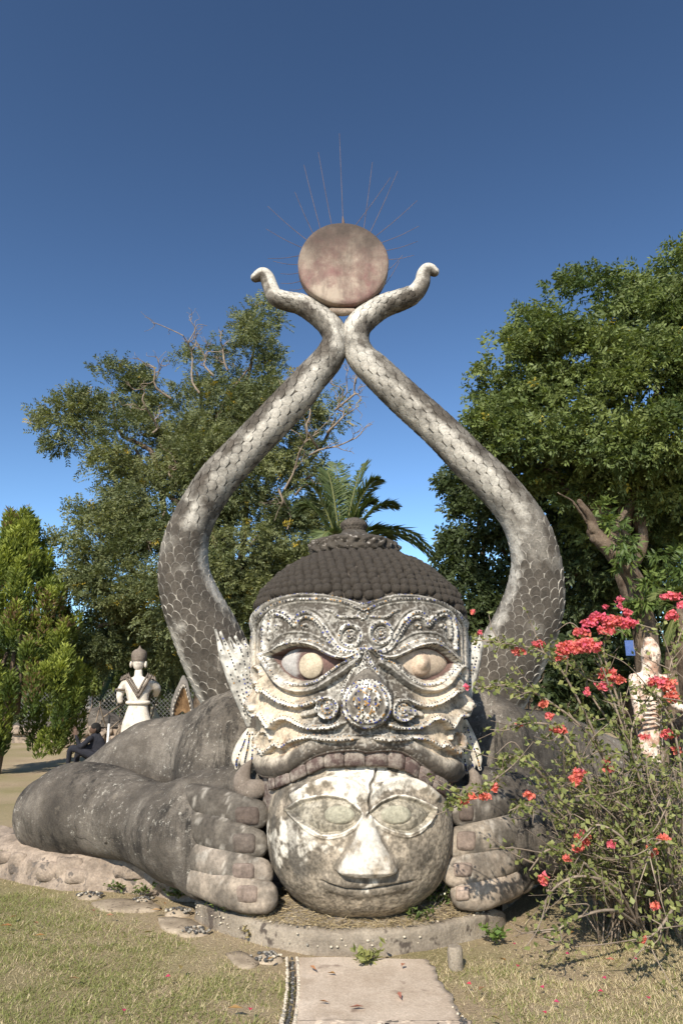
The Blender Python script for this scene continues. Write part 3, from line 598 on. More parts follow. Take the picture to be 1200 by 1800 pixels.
# pixel -> vertex lookup for setting the mosaic
look = {}
fi = np.argwhere((np.abs(uu)[None] < 1.35) & (px > 0)); kx = np.round(px[fi[:, 0], fi[:, 1]]).astype(int); ky = np.round(py[fi[:, 0], fi[:, 1]]).astype(int)
LUT = np.full((500, 500, 2), -1, int); okm = (kx >= 400) & (kx < 900) & (ky >= 1000) & (ky < 1500); LUT[ky[okm]-1000, kx[okm]-400] = fi[okm]
PAL = {'w': (0.62, 0.58, 0.52), 'b': (0.035, 0.05, 0.22), 'd': (0.022, 0.022, 0.026), 'a': (0.30, 0.16, 0.045), 'g': (0.10, 0.16, 0.12)}
def pick(mode):
    x = random.random()
    if mode == 'wb': return PAL['w'] if x < 0.12 else PAL['d'] if x < 0.66 else PAL['b'] if x < 0.9 else PAL['a']
    if mode == 'wd': return PAL['w'] if x < 0.10 else PAL['d'] if x < 0.80 else PAL['b'] if x < 0.92 else PAL['a']
    if mode == 'wa': return PAL['w'] if x < 0.25 else PAL['a'] if x < 0.6 else PAL['d'] if x < 0.85 else PAL['b']
    return PAL['d'] if x < 0.6 else PAL['a'] if x < 0.85 else (0.35, 0.2, 0.12)
TB, TF = boxv((0, 0, 0), (1, 1, 1)); tiles = MB()
def lay_tile(p, n, t, size, c, mb):
    b = np.cross(n, t); b /= np.linalg.norm(b)+1e-9; t = np.cross(b, n); sz = size*random.uniform(0.8, 1.15)
    Vt = p+TB[:, 0:1]*t*sz+TB[:, 1:2]*b*size*random.uniform(0.8, 1.1)+TB[:, 2:3]*n*0.006; mb.add(Vt, TF, c)
for ln, mode, size, pitch in mosaics:
    d = np.concatenate([[0], np.cumsum(np.linalg.norm(np.diff(ln, axis=0), axis=1))]); t = np.arange(1, d[-1], pitch)
    X = np.interp(t, d, ln[:, 0]); Yy = np.interp(t, d, ln[:, 1])
    for a, b in zip(X, Yy):
        if random.random() < 0.10: continue
        ia, ib = int(round(a))-400, int(round(b))-1000
        if not (1 < ia < 498 and 1 < ib < 498): continue
        r_ = LUT[ib, ia]
        for dx_, dy_ in ((1, 0), (-1, 0), (0, 1), (0, -1)):
            if r_[0] < 0: r_ = LUT[ib+dy_, ia+dx_]
        if r_[0] < 0: continue
        i, j = r_
        k2 = np.clip(np.searchsorted(d, t[0]), 0, 1)
        m_ = np.argmin((ln[:, 0]-a)**2+(ln[:, 1]-b)**2); m2 = min(m_+1, len(ln)-1); m1 = max(m2-1, 0); dv = ln[m2]-ln[m1]
        tw = np.array([dv[0], 0, -dv[1]]); tw = tw/(np.linalg.norm(tw)+1e-9)
        lay_tile(GD[i, j], ND[i, j], tw, size*0.0040, pick(mode), tiles)
tiles.build('mosaic_tiles', M_tile, face, False, 'stuff')
# ---- eyes
def face_y(pxx, pyy):
    d_ = (px-pxx)**2+(py-pyy)**2+np.where(np.abs(uu)[None] > 1.35, 1e9, 0); r_ = np.unravel_index(np.argmin(d_), d_.shape); return G[r_[0], r_[1]], Nb[r_[0], r_[1]]
for k_, (cx, cy, ix, iy, ir) in enumerate(((544, 1167, 545.5, 1170, 21.5), (745, 1163, 742, 1166, 17))):
    p, n = face_y(cx, cy); mp_ = mpp(cy, p[1]); V, f = ball((0, 0, 0), 1, 40, 24)
    V = V*np.array([66*mp_, 0.125, 36*mp_]); ang = math.atan2(n[0], -n[1]); ca, sa = math.cos(ang), math.sin(ang)
    V = V@np.array([[ca, sa, 0], [-sa, ca, 0], [0, 0, 1]])+p-n*0.135
    e1, e2 = proj(V); nz = fbm(V*9, 71+k_); q = np.abs(e1-ix)/20
    if k_ == 0: c = np.where((np.abs(e1-ix) > 22)[:, None], np.array([0.37, 0.35, 0.33]), np.array([0.13, 0.085, 0.075]))
    else: c = np.tile(np.array([0.46, 0.37, 0.28]), (len(V), 1))
    if k_ == 0: c = np.where((e1 > ix+20)[:, None], np.array([0.14, 0.085, 0.075]), c)
    st = sstep(0.5, 0.65, nz)[:, None]*0.6; c = c*(1-st)+np.array([0.2, 0.16, 0.13])*st
    eye = O('eyeball', V, f, M_face, demon, True, c)
    # iris: a flat raised plug
    yf = at(ix, iy, p[1])-n*0.008; rr_ = ir*mp_; a = np.linspace(0, 2*math.pi, 36, endpoint=False)
    t1 = np.cross(n, [0, 0, 1.0]); t1 /= np.linalg.norm(t1); t2 = np.cross(t1, n)
    prof = [(1.04, -0.045), (1.04, 0.0), (0.97, 0.014), (0.6, 0.018), (0.55, 0.022), (0.02, 0.026)] if k_ == 0 else [(1.3, -0.05), (1.25, -0.012), (1.05, 0.0), (1.0, 0.004), (0.66, 0.010), (0.60, 0.020), (0.02, 0.032)]
    V = np.array([[yf+(t1*math.cos(x)+t2*math.sin(x))*rr_*a_+n*b_ for x in a] for a_, b_ in prof]).reshape(-1, 3)
    O('iris', V, gridfaces(len(prof), 36, True), M_face, eye, True, np.tile(np.array([0.46, 0.385, 0.285]) if k_ == 0 else np.array([0.49, 0.375, 0.28]), (len(V), 1))*(0.9+0.2*fbm(V*20, 5))[:, None])
# ---- nose bulb
p, n = face_y(645, 1232); mp_ = mpp(1237, 5.0); nc_ = at(645, 1236, p[1]-0.055)
nm, na = 60, 72; a = np.linspace(0, math.pi, nm)[:, None]; b = np.linspace(0, 2*math.pi, na, endpoint=False)[None]
dirx = np.sin(a)*np.sin(b); diry = -np.cos(a)*np.ones_like(b); dirz = np.sin(a)*np.cos(b)
rad = np.stack([dirx*47*mp_*np.where(dirz > 0, 1-0.50*np.abs(dirz)**1.5, 1), diry*0.175*np.where(dirz > 0, 1-0.25*np.abs(dirz), 1), dirz*np.where(dirz > 0, 66, 45)*mp_], -1)
V = nc_+rad; npx, npy = proj(V); nh = np.zeros_like(npx); nwh = np.zeros_like(npx); nmos = []
def n_ridge(line, w, H, mode, size=2.4, pitch=4.4):
    global nh, nwh
    ln = smooth_line(line, 2.5); D, _ = dist(npx, npy, ln, 12); D = np.where(diry > 0.3, 1e9, D)
    nh = np.maximum(nh, H*np.sqrt(np.clip(1-(D/w)**2, 0, 1))); nwh = np.maximum(nwh, sstep(w*1.1, w*0.8, D)); nmos.append((ln, mode, size, pitch))
n_ridge(ellring(645, 1237, 34, 33, 40), 3.0, 0.012, 'wb'); n_ridge(ellring(645, 1237, 41, 40, 40), 2.6, 0.012, 'wb')
for s_ in (-1, 1):
    n_ridge([(645, 1207), (645+s_*6, 1216), (645-s_*5, 1230), (645+s_*9, 1246), (645-s_*3, 1262)], 2.2, 0.009, 'wa', 2.6, 4.0)
    n_ridge([(645+s_*4, 1210), (645+s_*18, 1220), (645+s_*22, 1234), (645+s_*12, 1248), (645+s_*18, 1260)], 2.2, 0.009, 'wa', 2.6, 4.0)
    n_ridge([(645+s_*15, 1226), (645+s_*13, 1236), (645+s_*18, 1242)], 2.0, 0.009, 'wa', 2.6, 4.0); n_ridge([(645+s_*3, 1266), (645+s_*12, 1264), (645+s_*8, 1256)], 2.0, 0.008, 'wa', 2.6, 4)
Nn = rad/np.array([47*mp_, 0.175, 50*mp_])**2; Nn /= np.linalg.norm(Nn, axis=-1, keepdims=True); V2 = V+Nn*(nh+(fbm(V*30, 9)-0.5)*0.006)[..., None]
nn = fbm(V*16, 64); c = np.array([0.17, 0.15, 0.125])*np.ones(V.shape); w_ = (nwh*sstep(0.3, 0.5, nn))[..., None]; c = c*(1-w_)+lime*w_; gm_ = sstep(0.48, 0.6, fbm(V*40, 67))[..., None]*0.7; c = c*(1-gm_)+grime*gm_
nose = O('nose', V2.reshape(-1, 3), gridfaces(nm, na, True), M_face, demon, True, c.reshape(-1, 3)); tiles = MB()
for ln, mode, size, pitch in nmos:
    d = np.concatenate([[0], np.cumsum(np.linalg.norm(np.diff(ln, axis=0), axis=1))])
    for t in np.arange(0.5, d[-1], pitch):
        a_, b_ = np.interp(t, d, ln[:, 0]), np.interp(t, d, ln[:, 1]); q = (npx-a_)**2+(npy-b_)**2+np.where(diry > 0.2, 1e9, 0); i, j = np.unravel_index(np.argmin(q), q.shape)
        m_ = min(np.searchsorted(d, t), len(ln)-1); dv = ln[m_]-ln[max(m_-1, 0)]; tw = np.array([dv[0], 0, -dv[1]]); tw /= np.linalg.norm(tw)+1e-9
        lay_tile(V2[i, j], Nn[i, j], tw, size*0.0043, pick(mode), tiles)
tiles.build('nose_mosaic', M_tile, nose, False, 'stuff')
# ---- teeth following the lip
tt = [((471, 1366), (471, 1389)), ((482, 1366), (484, 1386)), ((508, 1357), (511, 1376)), ((535, 1338), (540, 1362)), ((568, 1322), (569, 1349)), ((604, 1313), (605, 1346)), ((642, 1315), (642, 1346)), ((681, 1313), (681, 1347)), ((713, 1323), (710, 1354)), ((739, 1342), (734, 1368)), ((765, 1360), (758, 1386)), ((788, 1371), (786, 1400))]
def mouth_pt(x, y, off):
    u_ = np.interp(x, pxl[np.abs(uu) < 1.3], uu[np.abs(uu) < 1.3]); bx, by = section(u_); Yv = HY+by*off; q = at(x, y, Yv); return q
for (a0, a1), (b0, b1) in zip(tt[:-1], tt[1:]):
    g = 0.5; N_ = 7; vs = []
    for r_, (off, vv_) in enumerate(((0.99, -0.25), (1.03, -0.2), (1.056, 0.25), (1.06, 0.6), (1.057, 0.92), (1.035, 1.02), (0.96, 1.04))):
        for k_ in range(N_):
            w = k_/(N_-1); tx = a0[0]+g+(b0[0]-g-a0[0]-g)*w; ty = a0[1]+(b0[1]-a0[1])*w; bx2 = a1[0]+g+(b1[0]-g-a1[0]-g)*w; by2 = a1[1]+(b1[1]-a1[1])*w
            bulge = 0.008*(1-(2*w-1)**6)-(0.016 if k_ in (0, N_-1) else 0); vs.append(mouth_pt(tx+(bx2-tx)*vv_, ty+(by2-ty)*vv_, off+bulge))
    O('tooth', vs, gridfaces(7, N_)[:, ::-1], M_tooth, face)
# dark plaster inside the mouth, behind the teeth
V = np.array([[mouth_pt(x, y, o_) for x in np.linspace(462, 796, 40)] for y, o_ in ((1325, 0.97), (1360, 0.97), (1400, 0.92), (1440, 0.84))]).reshape(-1, 3)
O('gum', V, gridfaces(4, 40)[:, ::-1], M_tooth, face)
# ---- hair: dome, curls, bun, knot
zz = np.linspace(2.15, 2.875, 40); u2 = np.linspace(-2.7, 2.7, 140); a_, b_ = section(u2)
kd = np.interp(zz, kz, kk)-0.012
V = np.stack([HX+a_[None]*kd[:, None], HY+b_[None]*kd[:, None], np.repeat(zz[:, None], 140, 1)], -1); V[-1, :, 0] = HX+(V[-1, :, 0]-HX)*0.1; V[-1, :, 1] = HY+(V[-1, :, 1]-HY)*0.1
hair = O('hair', V.reshape(-1, 3), gridfaces(40, 140)[:, ::-1], M_curl, demon)
zf = np.linspace(2.2, 2.86, 400); kf = np.interp(zf, kz, kk); sl_ = np.concatenate([[0], np.cumsum(np.hypot(np.diff(zf), np.diff(kf)*0.9))])
a = np.linspace(0, 0.52*math.pi, 6); cv, cf = lathe(np.stack([np.sin(a)*1.0+1e-3, np.cos(a)], 1), 10)
cv = cv*(1+0.20*(vnoise(cv*2.4, 4)-0.5))[:, None]; curl_me = mkmesh('curl', cv, [tuple(reversed(q)) for q in cf]); curl_me.materials.append(M_curl)
curls = []; s_ = 0.03; row = 0; perim = al[-1]-al[0]
while s_ < sl_[-1]-0.04:
    z_ = np.interp(s_+random.uniform(-.004, .004), sl_, zf); k_ = np.interp(z_, kz, kk); n_ = max(int(perim*k_/0.074), 8)
    for i in range(n_):
        u_ = (i+0.5*(row % 2)+0.37*row+random.uniform(-.13, .13))/n_*perim; u_ = (u_+perim/2) % perim-perim/2; a_, b_ = section(u_); p = np.array([HX+a_*k_, HY+b_*k_, z_])
        e = 0.01; a2, b2 = section(u_+e); k2 = np.interp(z_+e, kz, kk); tu = np.array([(a2-a_)*k_, (b2-b_)*k_, 0]); tz = np.array([a_*(k2-k_), b_*(k2-k_), e]); n = np.cross(tu, tz); n /= np.linalg.norm(n)
        if n@np.array([a_, b_, 0.3]) < 0: n = -n
        qx, qy = proj(p)
        if p[1] < HY+0.2 and qy > np.interp(qx, band_top[:, 0], band_top[:, 1])-1: continue
        d_ = np.array([0, 0, CAMZ])-p; curls.append((float(n@d_/np.linalg.norm(d_)), p, n))
    s_ += 0.060; row += 1
curls = [c for c in curls if c[1][1] < HY+0.5]; curls.sort(key=lambda c: -c[0]); cm = MB()
for k_, (sc, p, n) in enumerate(curls):
    rr_ = random.uniform(0.039, 0.047); q = Vector(n).to_track_quat('Z', 'Y').to_matrix(); M = Matrix.Translation(Vector(p)-Vector(n)*0.006) @ (q @ Matrix.Rotation(random.uniform(0, 6), 3, 'Z')).to_4x4() @ Matrix.Diagonal((rr_, rr_, rr_*random.uniform(0.85, 1.1), 1))
    if k_ < 290: inst('curl', curl_me, M, hair)
    else:
        m3 = np.array(M)[:3]; cm.add(cv@m3[:, :3].T+m3[:, 3], [tuple(reversed(q_)) for q_ in cf])
if cm.n: cm.build('small_curls', M_curl, hair, True, 'stuff', False)
bc = at(622, 955, HY)
prof = [(0.26, 2.80), (0.335, 2.80), (0.366, 2.825), (0.374, 2.875), (0.358, 2.930), (0.30, 2.970), (0.20, 2.995), (0.13, 3.025), (0.10, 3.06), (0.01, 3.06)]
V, f = lathe(catmull(prof, 40), 120, (bc[0], HY, 0)); ang = np.arctan2(V[:, 1]-HY, V[:, 0]-bc[0]); rr_ = np.hypot(V[:, 0]-bc[0], V[:, 1]-HY)
lob = (np.abs(np.sin(ang*13+1.3*np.sin(V[:, 2]*40)))*0.035+(fbm(V*18, 15)-0.5)*0.13)*sstep(0.15, 0.3, rr_)*sstep(2.98, 2.92, V[:, 2]); V[:, 0] += np.cos(ang)*lob; V[:, 1] += np.sin(ang)*lob; V[:, 2] += (fbm(V*9, 16)-0.5)*0.03
M_bun = m_two('lichen_bun', (0.040, 0.034, 0.028), (0.085, 0.073, 0.060), 6, speck=(17, (0.27, 0.245, 0.22), 0.585), fine=60, bump=0.9, dist=0.02)
O('bun', V, f, M_bun, hair)
kc = at(622, 926, HY); k0 = kc[2]
prof = [(0.075, -0.075), (0.085, -0.06), (0.105, -0.02), (0.118, 0.01), (0.108, 0.035), (0.085, 0.055), (0.05, 0.075), (0.015, 0.085), (0.002, 0.087)]
V, f = lathe(catmull(prof, 26), 56, (kc[0], HY, k0)); ang = np.arctan2(V[:, 1]-HY, V[:, 0]-kc[0]); lob = np.abs(np.sin(ang*9+(V[:, 2]-k0)*50))*0.010*sstep(0.02, 0.08, np.hypot(V[:, 0]-kc[0], V[:, 1]-HY)); V[:, 0] += np.cos(ang)*lob; V[:, 1] += np.sin(ang)*lob
knot = O('top_knot', V, f, M_curl, demon)
mb = MB()
for r_ in range(4):
    z_ = k0-0.05+r_*0.026; rad_ = np.interp(z_-k0, [-0.06, -0.02, 0.01, 0.035, 0.055], [0.085, 0.105, 0.118, 0.108, 0.085])
    for i in range(22):
        x = (i+0.5*(r_ % 2))/22*6.283; V, f = ball((kc[0]+math.cos(x)*rad_, HY+math.sin(x)*rad_, z_), (0.011, 0.011, 0.014), 6, 4); mb.add(V, f)
mb.build('knot_beads', M_curl, knot, True, 'stuff', False)
# ---- ears, lobes and hooked earrings
def strand(line, Y, r0, r1, flat=0.6, n=26):
    P = [(x, y, Y if np.isscalar(Y) else Y[i], 0.01) for i, (x, y) in enumerate(line)]; pt = np.array([at(a[0], a[1], a[2]) for a in P]); q = catmull(pt, n)
    t = np.linspace(0, 1, n); r = r0+(r1-r0)*t; r = r*np.clip(np.sin(np.clip(t*1.0, 0.0, 1)*math.pi*0.9+0.35), 0.25, 1); return tube(q, r, 10, flat), q, r
def ear(strands, lobes, Y, hook, side):
    ear_ = None; mb = MB(); tl = MB()
    for group, line, r0, r1 in strands:
        (V, f), q, r = strand(line, Y, r0, r1); nz = fbm(V*14, 81); c = lime*(0.30+0.5*sstep(0.3, 0.6, nz))[:, None]; c = c*(1-0.6*sstep(0.55, 0.68, nz))[:, None]; mb.add(V, f, c)
        for k in range(2, len(q)-2):
            if random.random() < 0.75: lay_tile(q[k]+np.array([0, -r[k]*0.62, 0]), np.array([0, -1.0, 0]), q[k+1]-q[k], 0.012, pick('wd'), tl)
    e = mb.build('ear', M_face, demon)
    tl.build('ear_mosaic', M_tile, e, False, 'stuff')
    mb = MB(); tl = MB()
    for line, r0, r1 in lobes:
        (V, f), q, r = strand(line, Y-0.06, r0, r1, 0.7); nz = fbm(V*14, 82); c = lime*(0.45+0.45*sstep(0.3, 0.6, nz))[:, None]; mb.add(V, f, c*np.array([1, 0.95, 0.88]))
        for k in range(1, len(q)-1):
            if random.random() < 0.8: lay_tile(q[k]+np.array([0, -r[k]*0.72, 0]), np.array([0, -1.0, 0]), q[k+1]-q[k], 0.012, pick('wd'), tl)
    lb = mb.build('ear_lobe', M_face, demon); tl.build('lobe_mosaic', M_tile, lb, False, 'stuff')
    V, f = ptube(hook, 40, 14, 0.75); O('earring', V, f, M_hook, demon)
M_hook = m_two('hook_concrete', (0.13, 0.105, 0.085), (0.21, 0.175, 0.145), 6, speck=(20, (0.3, 0.26, 0.22), 0.66))
EYL = 5.85
ear([(0, [(437, 1275), (425, 1235), (408, 1190), (390, 1145), (379, 1108)], 0.05, 0.05), (0, [(438, 1270), (430, 1225), (416, 1180), (402, 1145), (388, 1112)], 0.055, 0.05),
     (0, [(439, 1262), (434, 1215), (424, 1170), (412, 1140), (404, 1122)], 0.06, 0.055), (0, [(440, 1255), (437, 1205), (431, 1165), (423, 1140), (414, 1120)], 0.06, 0.055), (0, [(441, 1250), (441, 1200), (438, 1160), (434, 1140), (430, 1128)], 0.06, 0.05)],
    [([(437, 1284), (428, 1310), (417, 1336), (416, 1350)], 0.06, 0.06), ([(440, 1284), (437, 1312), (431, 1340), (430, 1352)], 0.06, 0.06), ([(444, 1284), (445, 1312), (443, 1340), (441, 1356)], 0.06, 0.06), ([(447, 1288), (451, 1315), (450, 1338), (447, 1352)], 0.05, 0.05)], EYL,
    [(441, 1338, 5.72, .012), (432, 1352, 5.68, .045), (426, 1370, 5.66, .07), (430, 1385, 5.64, .075), (444, 1388, 5.62, .075), (458, 1384, 5.62, .065), (466, 1378, 5.66, .04)], 0)
ear([(0, [(822, 1240), (826, 1200), (834, 1165), (842, 1130), (844, 1113)], 0.05, 0.045), (0, [(820, 1240), (824, 1200), (828, 1165), (834, 1135), (836, 1118)], 0.055, 0.05), (0, [(819, 1240), (820, 1200), (822, 1160), (826, 1135), (827, 1120)], 0.055, 0.05)],
    [([(818, 1268), (826, 1300), (838, 1335), (843, 1352)], 0.05, 0.055), ([(814, 1270), (819, 1305), (828, 1338), (831, 1358)], 0.05, 0.06), ([(812, 1280), (813, 1310), (816, 1340), (820, 1358)], 0.045, 0.055)], EYL,
    [(826, 1350, 5.72, .02), (834, 1366, 5.70, .045), (835, 1382, 5.68, .055), (826, 1394, 5.66, .06), (812, 1396, 5.64, .06), (798, 1392, 5.62, .05), (790, 1386, 5.66, .03)], 1)
# ---- body, arms
def pb(px_, py_, Y, r): return ball(at(px_, py_, Y), r, 24, 16)
parts = [ptube([(92, 1428, 7.30, .365), (125, 1422, 7.17, .43), (190, 1426, 6.88, .40), (262, 1446, 6.50, .34), (330, 1466, 6.12, .40), (385, 1474, 5.98, .36), (430, 1476, 5.95, .28)], 40, 24),
         ptube([(430, 1300, 7.15, .52), (345, 1333, 7.55, .47), (262, 1345, 7.75, .46), (185, 1390, 7.75, .40), (115, 1428, 7.35, .36)], 36, 24),
         ptube([(470, 1290, 7.2, .55), (405, 1310, 7.2, .50), (395, 1390, 7.1, .5)], 16, 24),
         ptube([(300, 1425, 6.3, .24), (360, 1402, 6.1, .22), (425, 1388, 5.98, .20), (465, 1390, 5.9, .17)], 20, 20),
         ptube([(330, 1402, 5.98, .16), (335, 1445, 5.90, .19), (332, 1495, 5.86, .19), (338, 1535, 5.80, .15), (350, 1555, 5.76, .11)], 24, 20),
         ptube([(1210, 1424, 7.0, .38), (1150, 1430, 6.95, .42), (1060, 1440, 6.7, .39), (990, 1448, 6.42, .35), (930, 1462, 6.15, .38), (885, 1474, 6.0, .34), (845, 1478, 5.96, .27)], 40, 24),
         ptube([(850, 1310, 7.1, .5), (905, 1330, 7.4, .48), (955, 1330, 7.7, .47), (1040, 1362, 7.75, .46), (1130, 1405, 7.6, .40), (1195, 1428, 7.2, .38)], 36, 24),
         ptube([(800, 1290, 7.2, .55), (845, 1298, 7.15, .46), (860, 1390, 7.1, .5)], 16, 24),
         ptube([(950, 1420, 6.3, .22), (900, 1402, 6.1, .22), (850, 1390, 5.98, .20), (805, 1394, 5.9, .17)], 20, 20),
         ptube([(898, 1404, 5.98, .15), (906, 1450, 5.92, .18), (908, 1500, 5.88, .18), (904, 1540, 5.82, .14), (890, 1562, 5.78, .11)], 24, 20),
         ball(at(630, 1330, 7.9), (1.5, 0.9, 0.75), 32, 20), ball(at(630, 1400, 9.3), (1.6, 1.5, 0.75), 32, 20)]
body = fuse('body', parts, 0.03, M_body, demon, 10, 0.022, 3.5)
# cracked lump on the forearm
V, f = pb(205, 1452, 6.38, (0.16, 0.05, 0.13)); V = V+(fbm(V*16, 17)-0.5)[:, None]*0.09; O('broken_patch', V, f, M_body, demon)
# ---- fingers with nails
def finger(line, nail, seed, tip, base):
    n = 40; P = np.array([at(a[0], a[1], a[2]) for a in line]); q = catmull(np.hstack([P, np.array([[a[3]] for a in line])]), n); C, r = q[:, :3], q[:, 3]
    t = np.linspace(0, 1, n); r = r*1.0
    V, f = tube(C, r, 22, 0.80, sq=0.80); V = V+(fbm(V*5, seed)-0.5)[:, None]*np.array([0, 0.02, 0.012])
    nz = fbm(V*9, seed+3); nz2 = fbm(V*26, seed+4); k = np.repeat(np.clip((np.arange(len(V)//22)-4)/39.0, 0, 1), 22); w = (sstep(0.40, 0.66, nz+0.30*(k-0.55)))[:, None]
    c = np.array(base)*(1-w)+np.array(tip)*w; sp_ = sstep(0.62, 0.70, nz2)[:, None]*0.45; c = c*(1-sp_)+np.array([0.48, 0.44, 0.38])*sp_; dk = sstep(0.58, 0.7, fbm(V*5+9, seed))[:, None]*0.5; c = c*(1-dk)+np.array([0.07, 0.06, 0.05])*dk
    fo = O('finger', V, f, M_finger, demon, True, c)
    # nail: rounded plate on the front of the finger
    x0, y0, x1, y1 = nail; G_ = []
    for j in range(9):
        for i in range(11):
            a, b = i/10*2-1, j/8*2-1; rx_ = abs(a)**6; ry_ = abs(b)**6
            sq = 1/max((abs(a)**5+abs(b)**5)**0.2, 1e-6)*max(abs(a), abs(b)) if (a or b) else 1
            xx = (x0+x1)/2+a*sq*(x1-x0)/2; yy = (y0+y1)/2+b*sq*(y1-y0)/2; ii = np.argmin([(proj(cc)[0]-xx)**2 for cc in C]); rr_ = r[ii]; pc = C[ii]
            ang = np.clip((proj(pc)[1]-yy)*mpp(yy, pc[1])/rr_, -0.98, 0.98); tx_ = C[min(ii+1, n-1)]-C[max(ii-1, 0)]; tx_ = abs(tx_[0])/np.linalg.norm(tx_); dy = rr_*0.80*(1-abs(ang)**2.5)**0.40/max(tx_, 0.5)+0.004
            edge = max(abs(a), abs(b)); G_.append(at(xx, yy, pc[1]-dy-(0.016 if edge < 0.9 else -0.012)))
    V = np.array(G_); col_ = np.array([0.20, 0.140, 0.118]) if seed % 2 else np.array([0.165, 0.125, 0.107]); 
    if tip[0] < 0.25: col_ = col_*0.62
    cc = (col_*0.55+np.array(tip)*0.22+np.array(base)*0.3)*(0.6+0.8*fbm(V*14, seed+7))[:, None]; O('fingernail', V, gridfaces(9, 11), M_finger, fo, True, cc)
DKF, TAN = (0.080, 0.069, 0.057), (0.31, 0.255, 0.20)
finger([(318, 1398, 6.0, .105), (375, 1412, 5.72, .120), (415, 1424, 5.62, .122), (450, 1432, 5.58, .102)], (412, 1418, 456, 1454), 91, (0.12, 0.105, 0.088), DKF)
finger([(318, 1444, 5.96, .115), (375, 1460, 5.66, .134), (415, 1475, 5.56, .134), (446, 1484, 5.52, .112)], (408, 1465, 450, 1503), 94, (0.14, 0.122, 0.10), DKF)
finger([(318, 1494, 5.92, .115), (375, 1512, 5.62, .132), (418, 1528, 5.50, .130), (455, 1537, 5.46, .108)], (408, 1517, 447, 1550), 95, (0.25, 0.21, 0.17), (0.12, 0.104, 0.086))
finger([(322, 1536, 5.86, .102), (380, 1556, 5.56, .120), (425, 1570, 5.42, .122), (464, 1577, 5.36, .106)], (415, 1556, 453, 1589), 97, TAN, (0.19, 0.16, 0.128))
finger([(912, 1398, 6.0, .10), (866, 1416, 5.74, .112), (835, 1426, 5.64, .112), (810, 1430, 5.60, .098)], (806, 1416, 833, 1445), 101, (0.14, 0.12, 0.10), DKF)
finger([(922, 1446, 5.98, .115), (870, 1466, 5.68, .130), (835, 1477, 5.56, .130), (806, 1482, 5.52, .112)], (802, 1461, 836, 1497), 103, (0.28, 0.235, 0.185), (0.14, 0.122, 0.10))
finger([(922, 1496, 5.94, .112), (868, 1515, 5.62, .126), (832, 1527, 5.50, .126), (799, 1533, 5.46, .104)], (796, 1516, 830, 1543), 105, TAN, (0.20, 0.17, 0.138))
finger([(918, 1542, 5.88, .104), (868, 1560, 5.58, .116), (840, 1569, 5.48, .114), (814, 1573, 5.44, .098)], (800, 1557, 826, 1584), 107, TAN, (0.34, 0.275, 0.215))
# ---- rubble footing under the arms: single stones in mortar
def stone_mesh(seed, sz):
    V, f = ball((0, 0, 0), 1, 10, 7); V = np.sign(V)*np.abs(V)**0.38; V = V*(1+0.75*(fbm(V*1.3+seed*7.7, seed)-0.5))[:, None]; return V*np.array(sz), f
foot = MB()
def footing(line, nst, seed0):
    P = catmull(np.array(line), 60)
    V = []
    for dy, z in ((-0.03, -0.12), (-0.01, 0.02), (0.01, 0.12), (0.06, 0.21), (0.22, 0.26), (0.5, 0.3)):
        q = P.copy(); q[:, 1] += dy; q[:, 2] = z; V.append(q)
    V = np.array(V); V[..., 1] += (fbm(V.reshape(-1, 3)*5, seed0).reshape(V.shape[:2])-0.5)*0.14; V[..., 2] += (fbm(V.reshape(-1, 3)*7, seed0+1).reshape(V.shape[:2])-0.5)*0.05
    fo = O('footing', V.reshape(-1, 3), gridfaces(6, 60), M_rubble, demon)
    for k in range(nst):
        i = int((k+0.5)/nst*59); p = P[i]; Vs, fs = stone_mesh(seed0+k, (random.uniform(.08, .17), random.uniform(.06, .09), random.uniform(.05, .10))); O('stone', Vs+np.array([p[0]+random.uniform(-.05, .05), p[1]+0.06, random.uniform(0.05, 0.17)]), fs, M_rubble, fo)
footing([onz(-60, 1525), onz(20, 1542), onz(110, 1556), onz(200, 1560), onz(290, 1568), onz(350, 1572)], 15, 200)
footing([onz(880, 1592), onz(930, 1560), onz(990, 1535), onz(1070, 1525), onz(1160, 1520), onz(1260, 1510)], 11, 240)

# ================================================================== LOWER WHITE HEAD held in the hands
BX, BYc, BZ, BA, BB, BC = 0.136, 5.62, 0.665, 0.695, 0.63, 0.605
lower = T('stone_ball_face', 'round white plaster head with closed lips held between the big grey hands', 'stone head', (BX, BYc, 0.2))
NT_, NP = 560, 400
u_ = np.linspace(-R(118), R(118), NT_)[None]; v_ = np.linspace(R(84), -R(70), NP)[:, None]; e = 2/2.25
spw = lambda x: np.sign(x)*np.abs(x)**e
# even spacing of the front: plain angles on a slightly squared ball
dx, dy, dz = np.sin(u_)*np.cos(v_), -np.cos(u_)*np.cos(v_), np.sin(v_)*np.ones_like(u_)
k_ = (np.abs(dx)**2.25+np.abs(dy)**2.25+np.abs(dz)**2.25)**(-1/2.25)
G = np.stack([BX+dx*k_*BA, BYc+dy*k_*BB, BZ+dz*k_*BC], -1); Nb = np.stack([dx/BA, dy/BB, dz/BC], -1); Nb /= np.linalg.norm(Nb, axis=-1, keepdims=True)
px, py = proj(G); fr = sstep(R(85), R(70), np.abs(u_))*np.ones_like(v_)
h = np.zeros_like(px); wh = np.zeros_like(px)
z2 = lambda l: [(400+x/2.3077, 1250+y/2.3077) for x, y in l]
def rl(line, w, H, wv=0.0):
    global h, wh
    D, _ = dist(px, py, smooth_line(line, 3), w*2+4); h = h+H*np.exp(-(D/w)**2)*(1 if True else 0); wh = np.maximum(wh, wv*np.exp(-(D/w)**2))
g2 = lambda cx, cy, wx, wy: np.exp(-((px-cx)/wx)**2-((py-cy)/wy)**2)
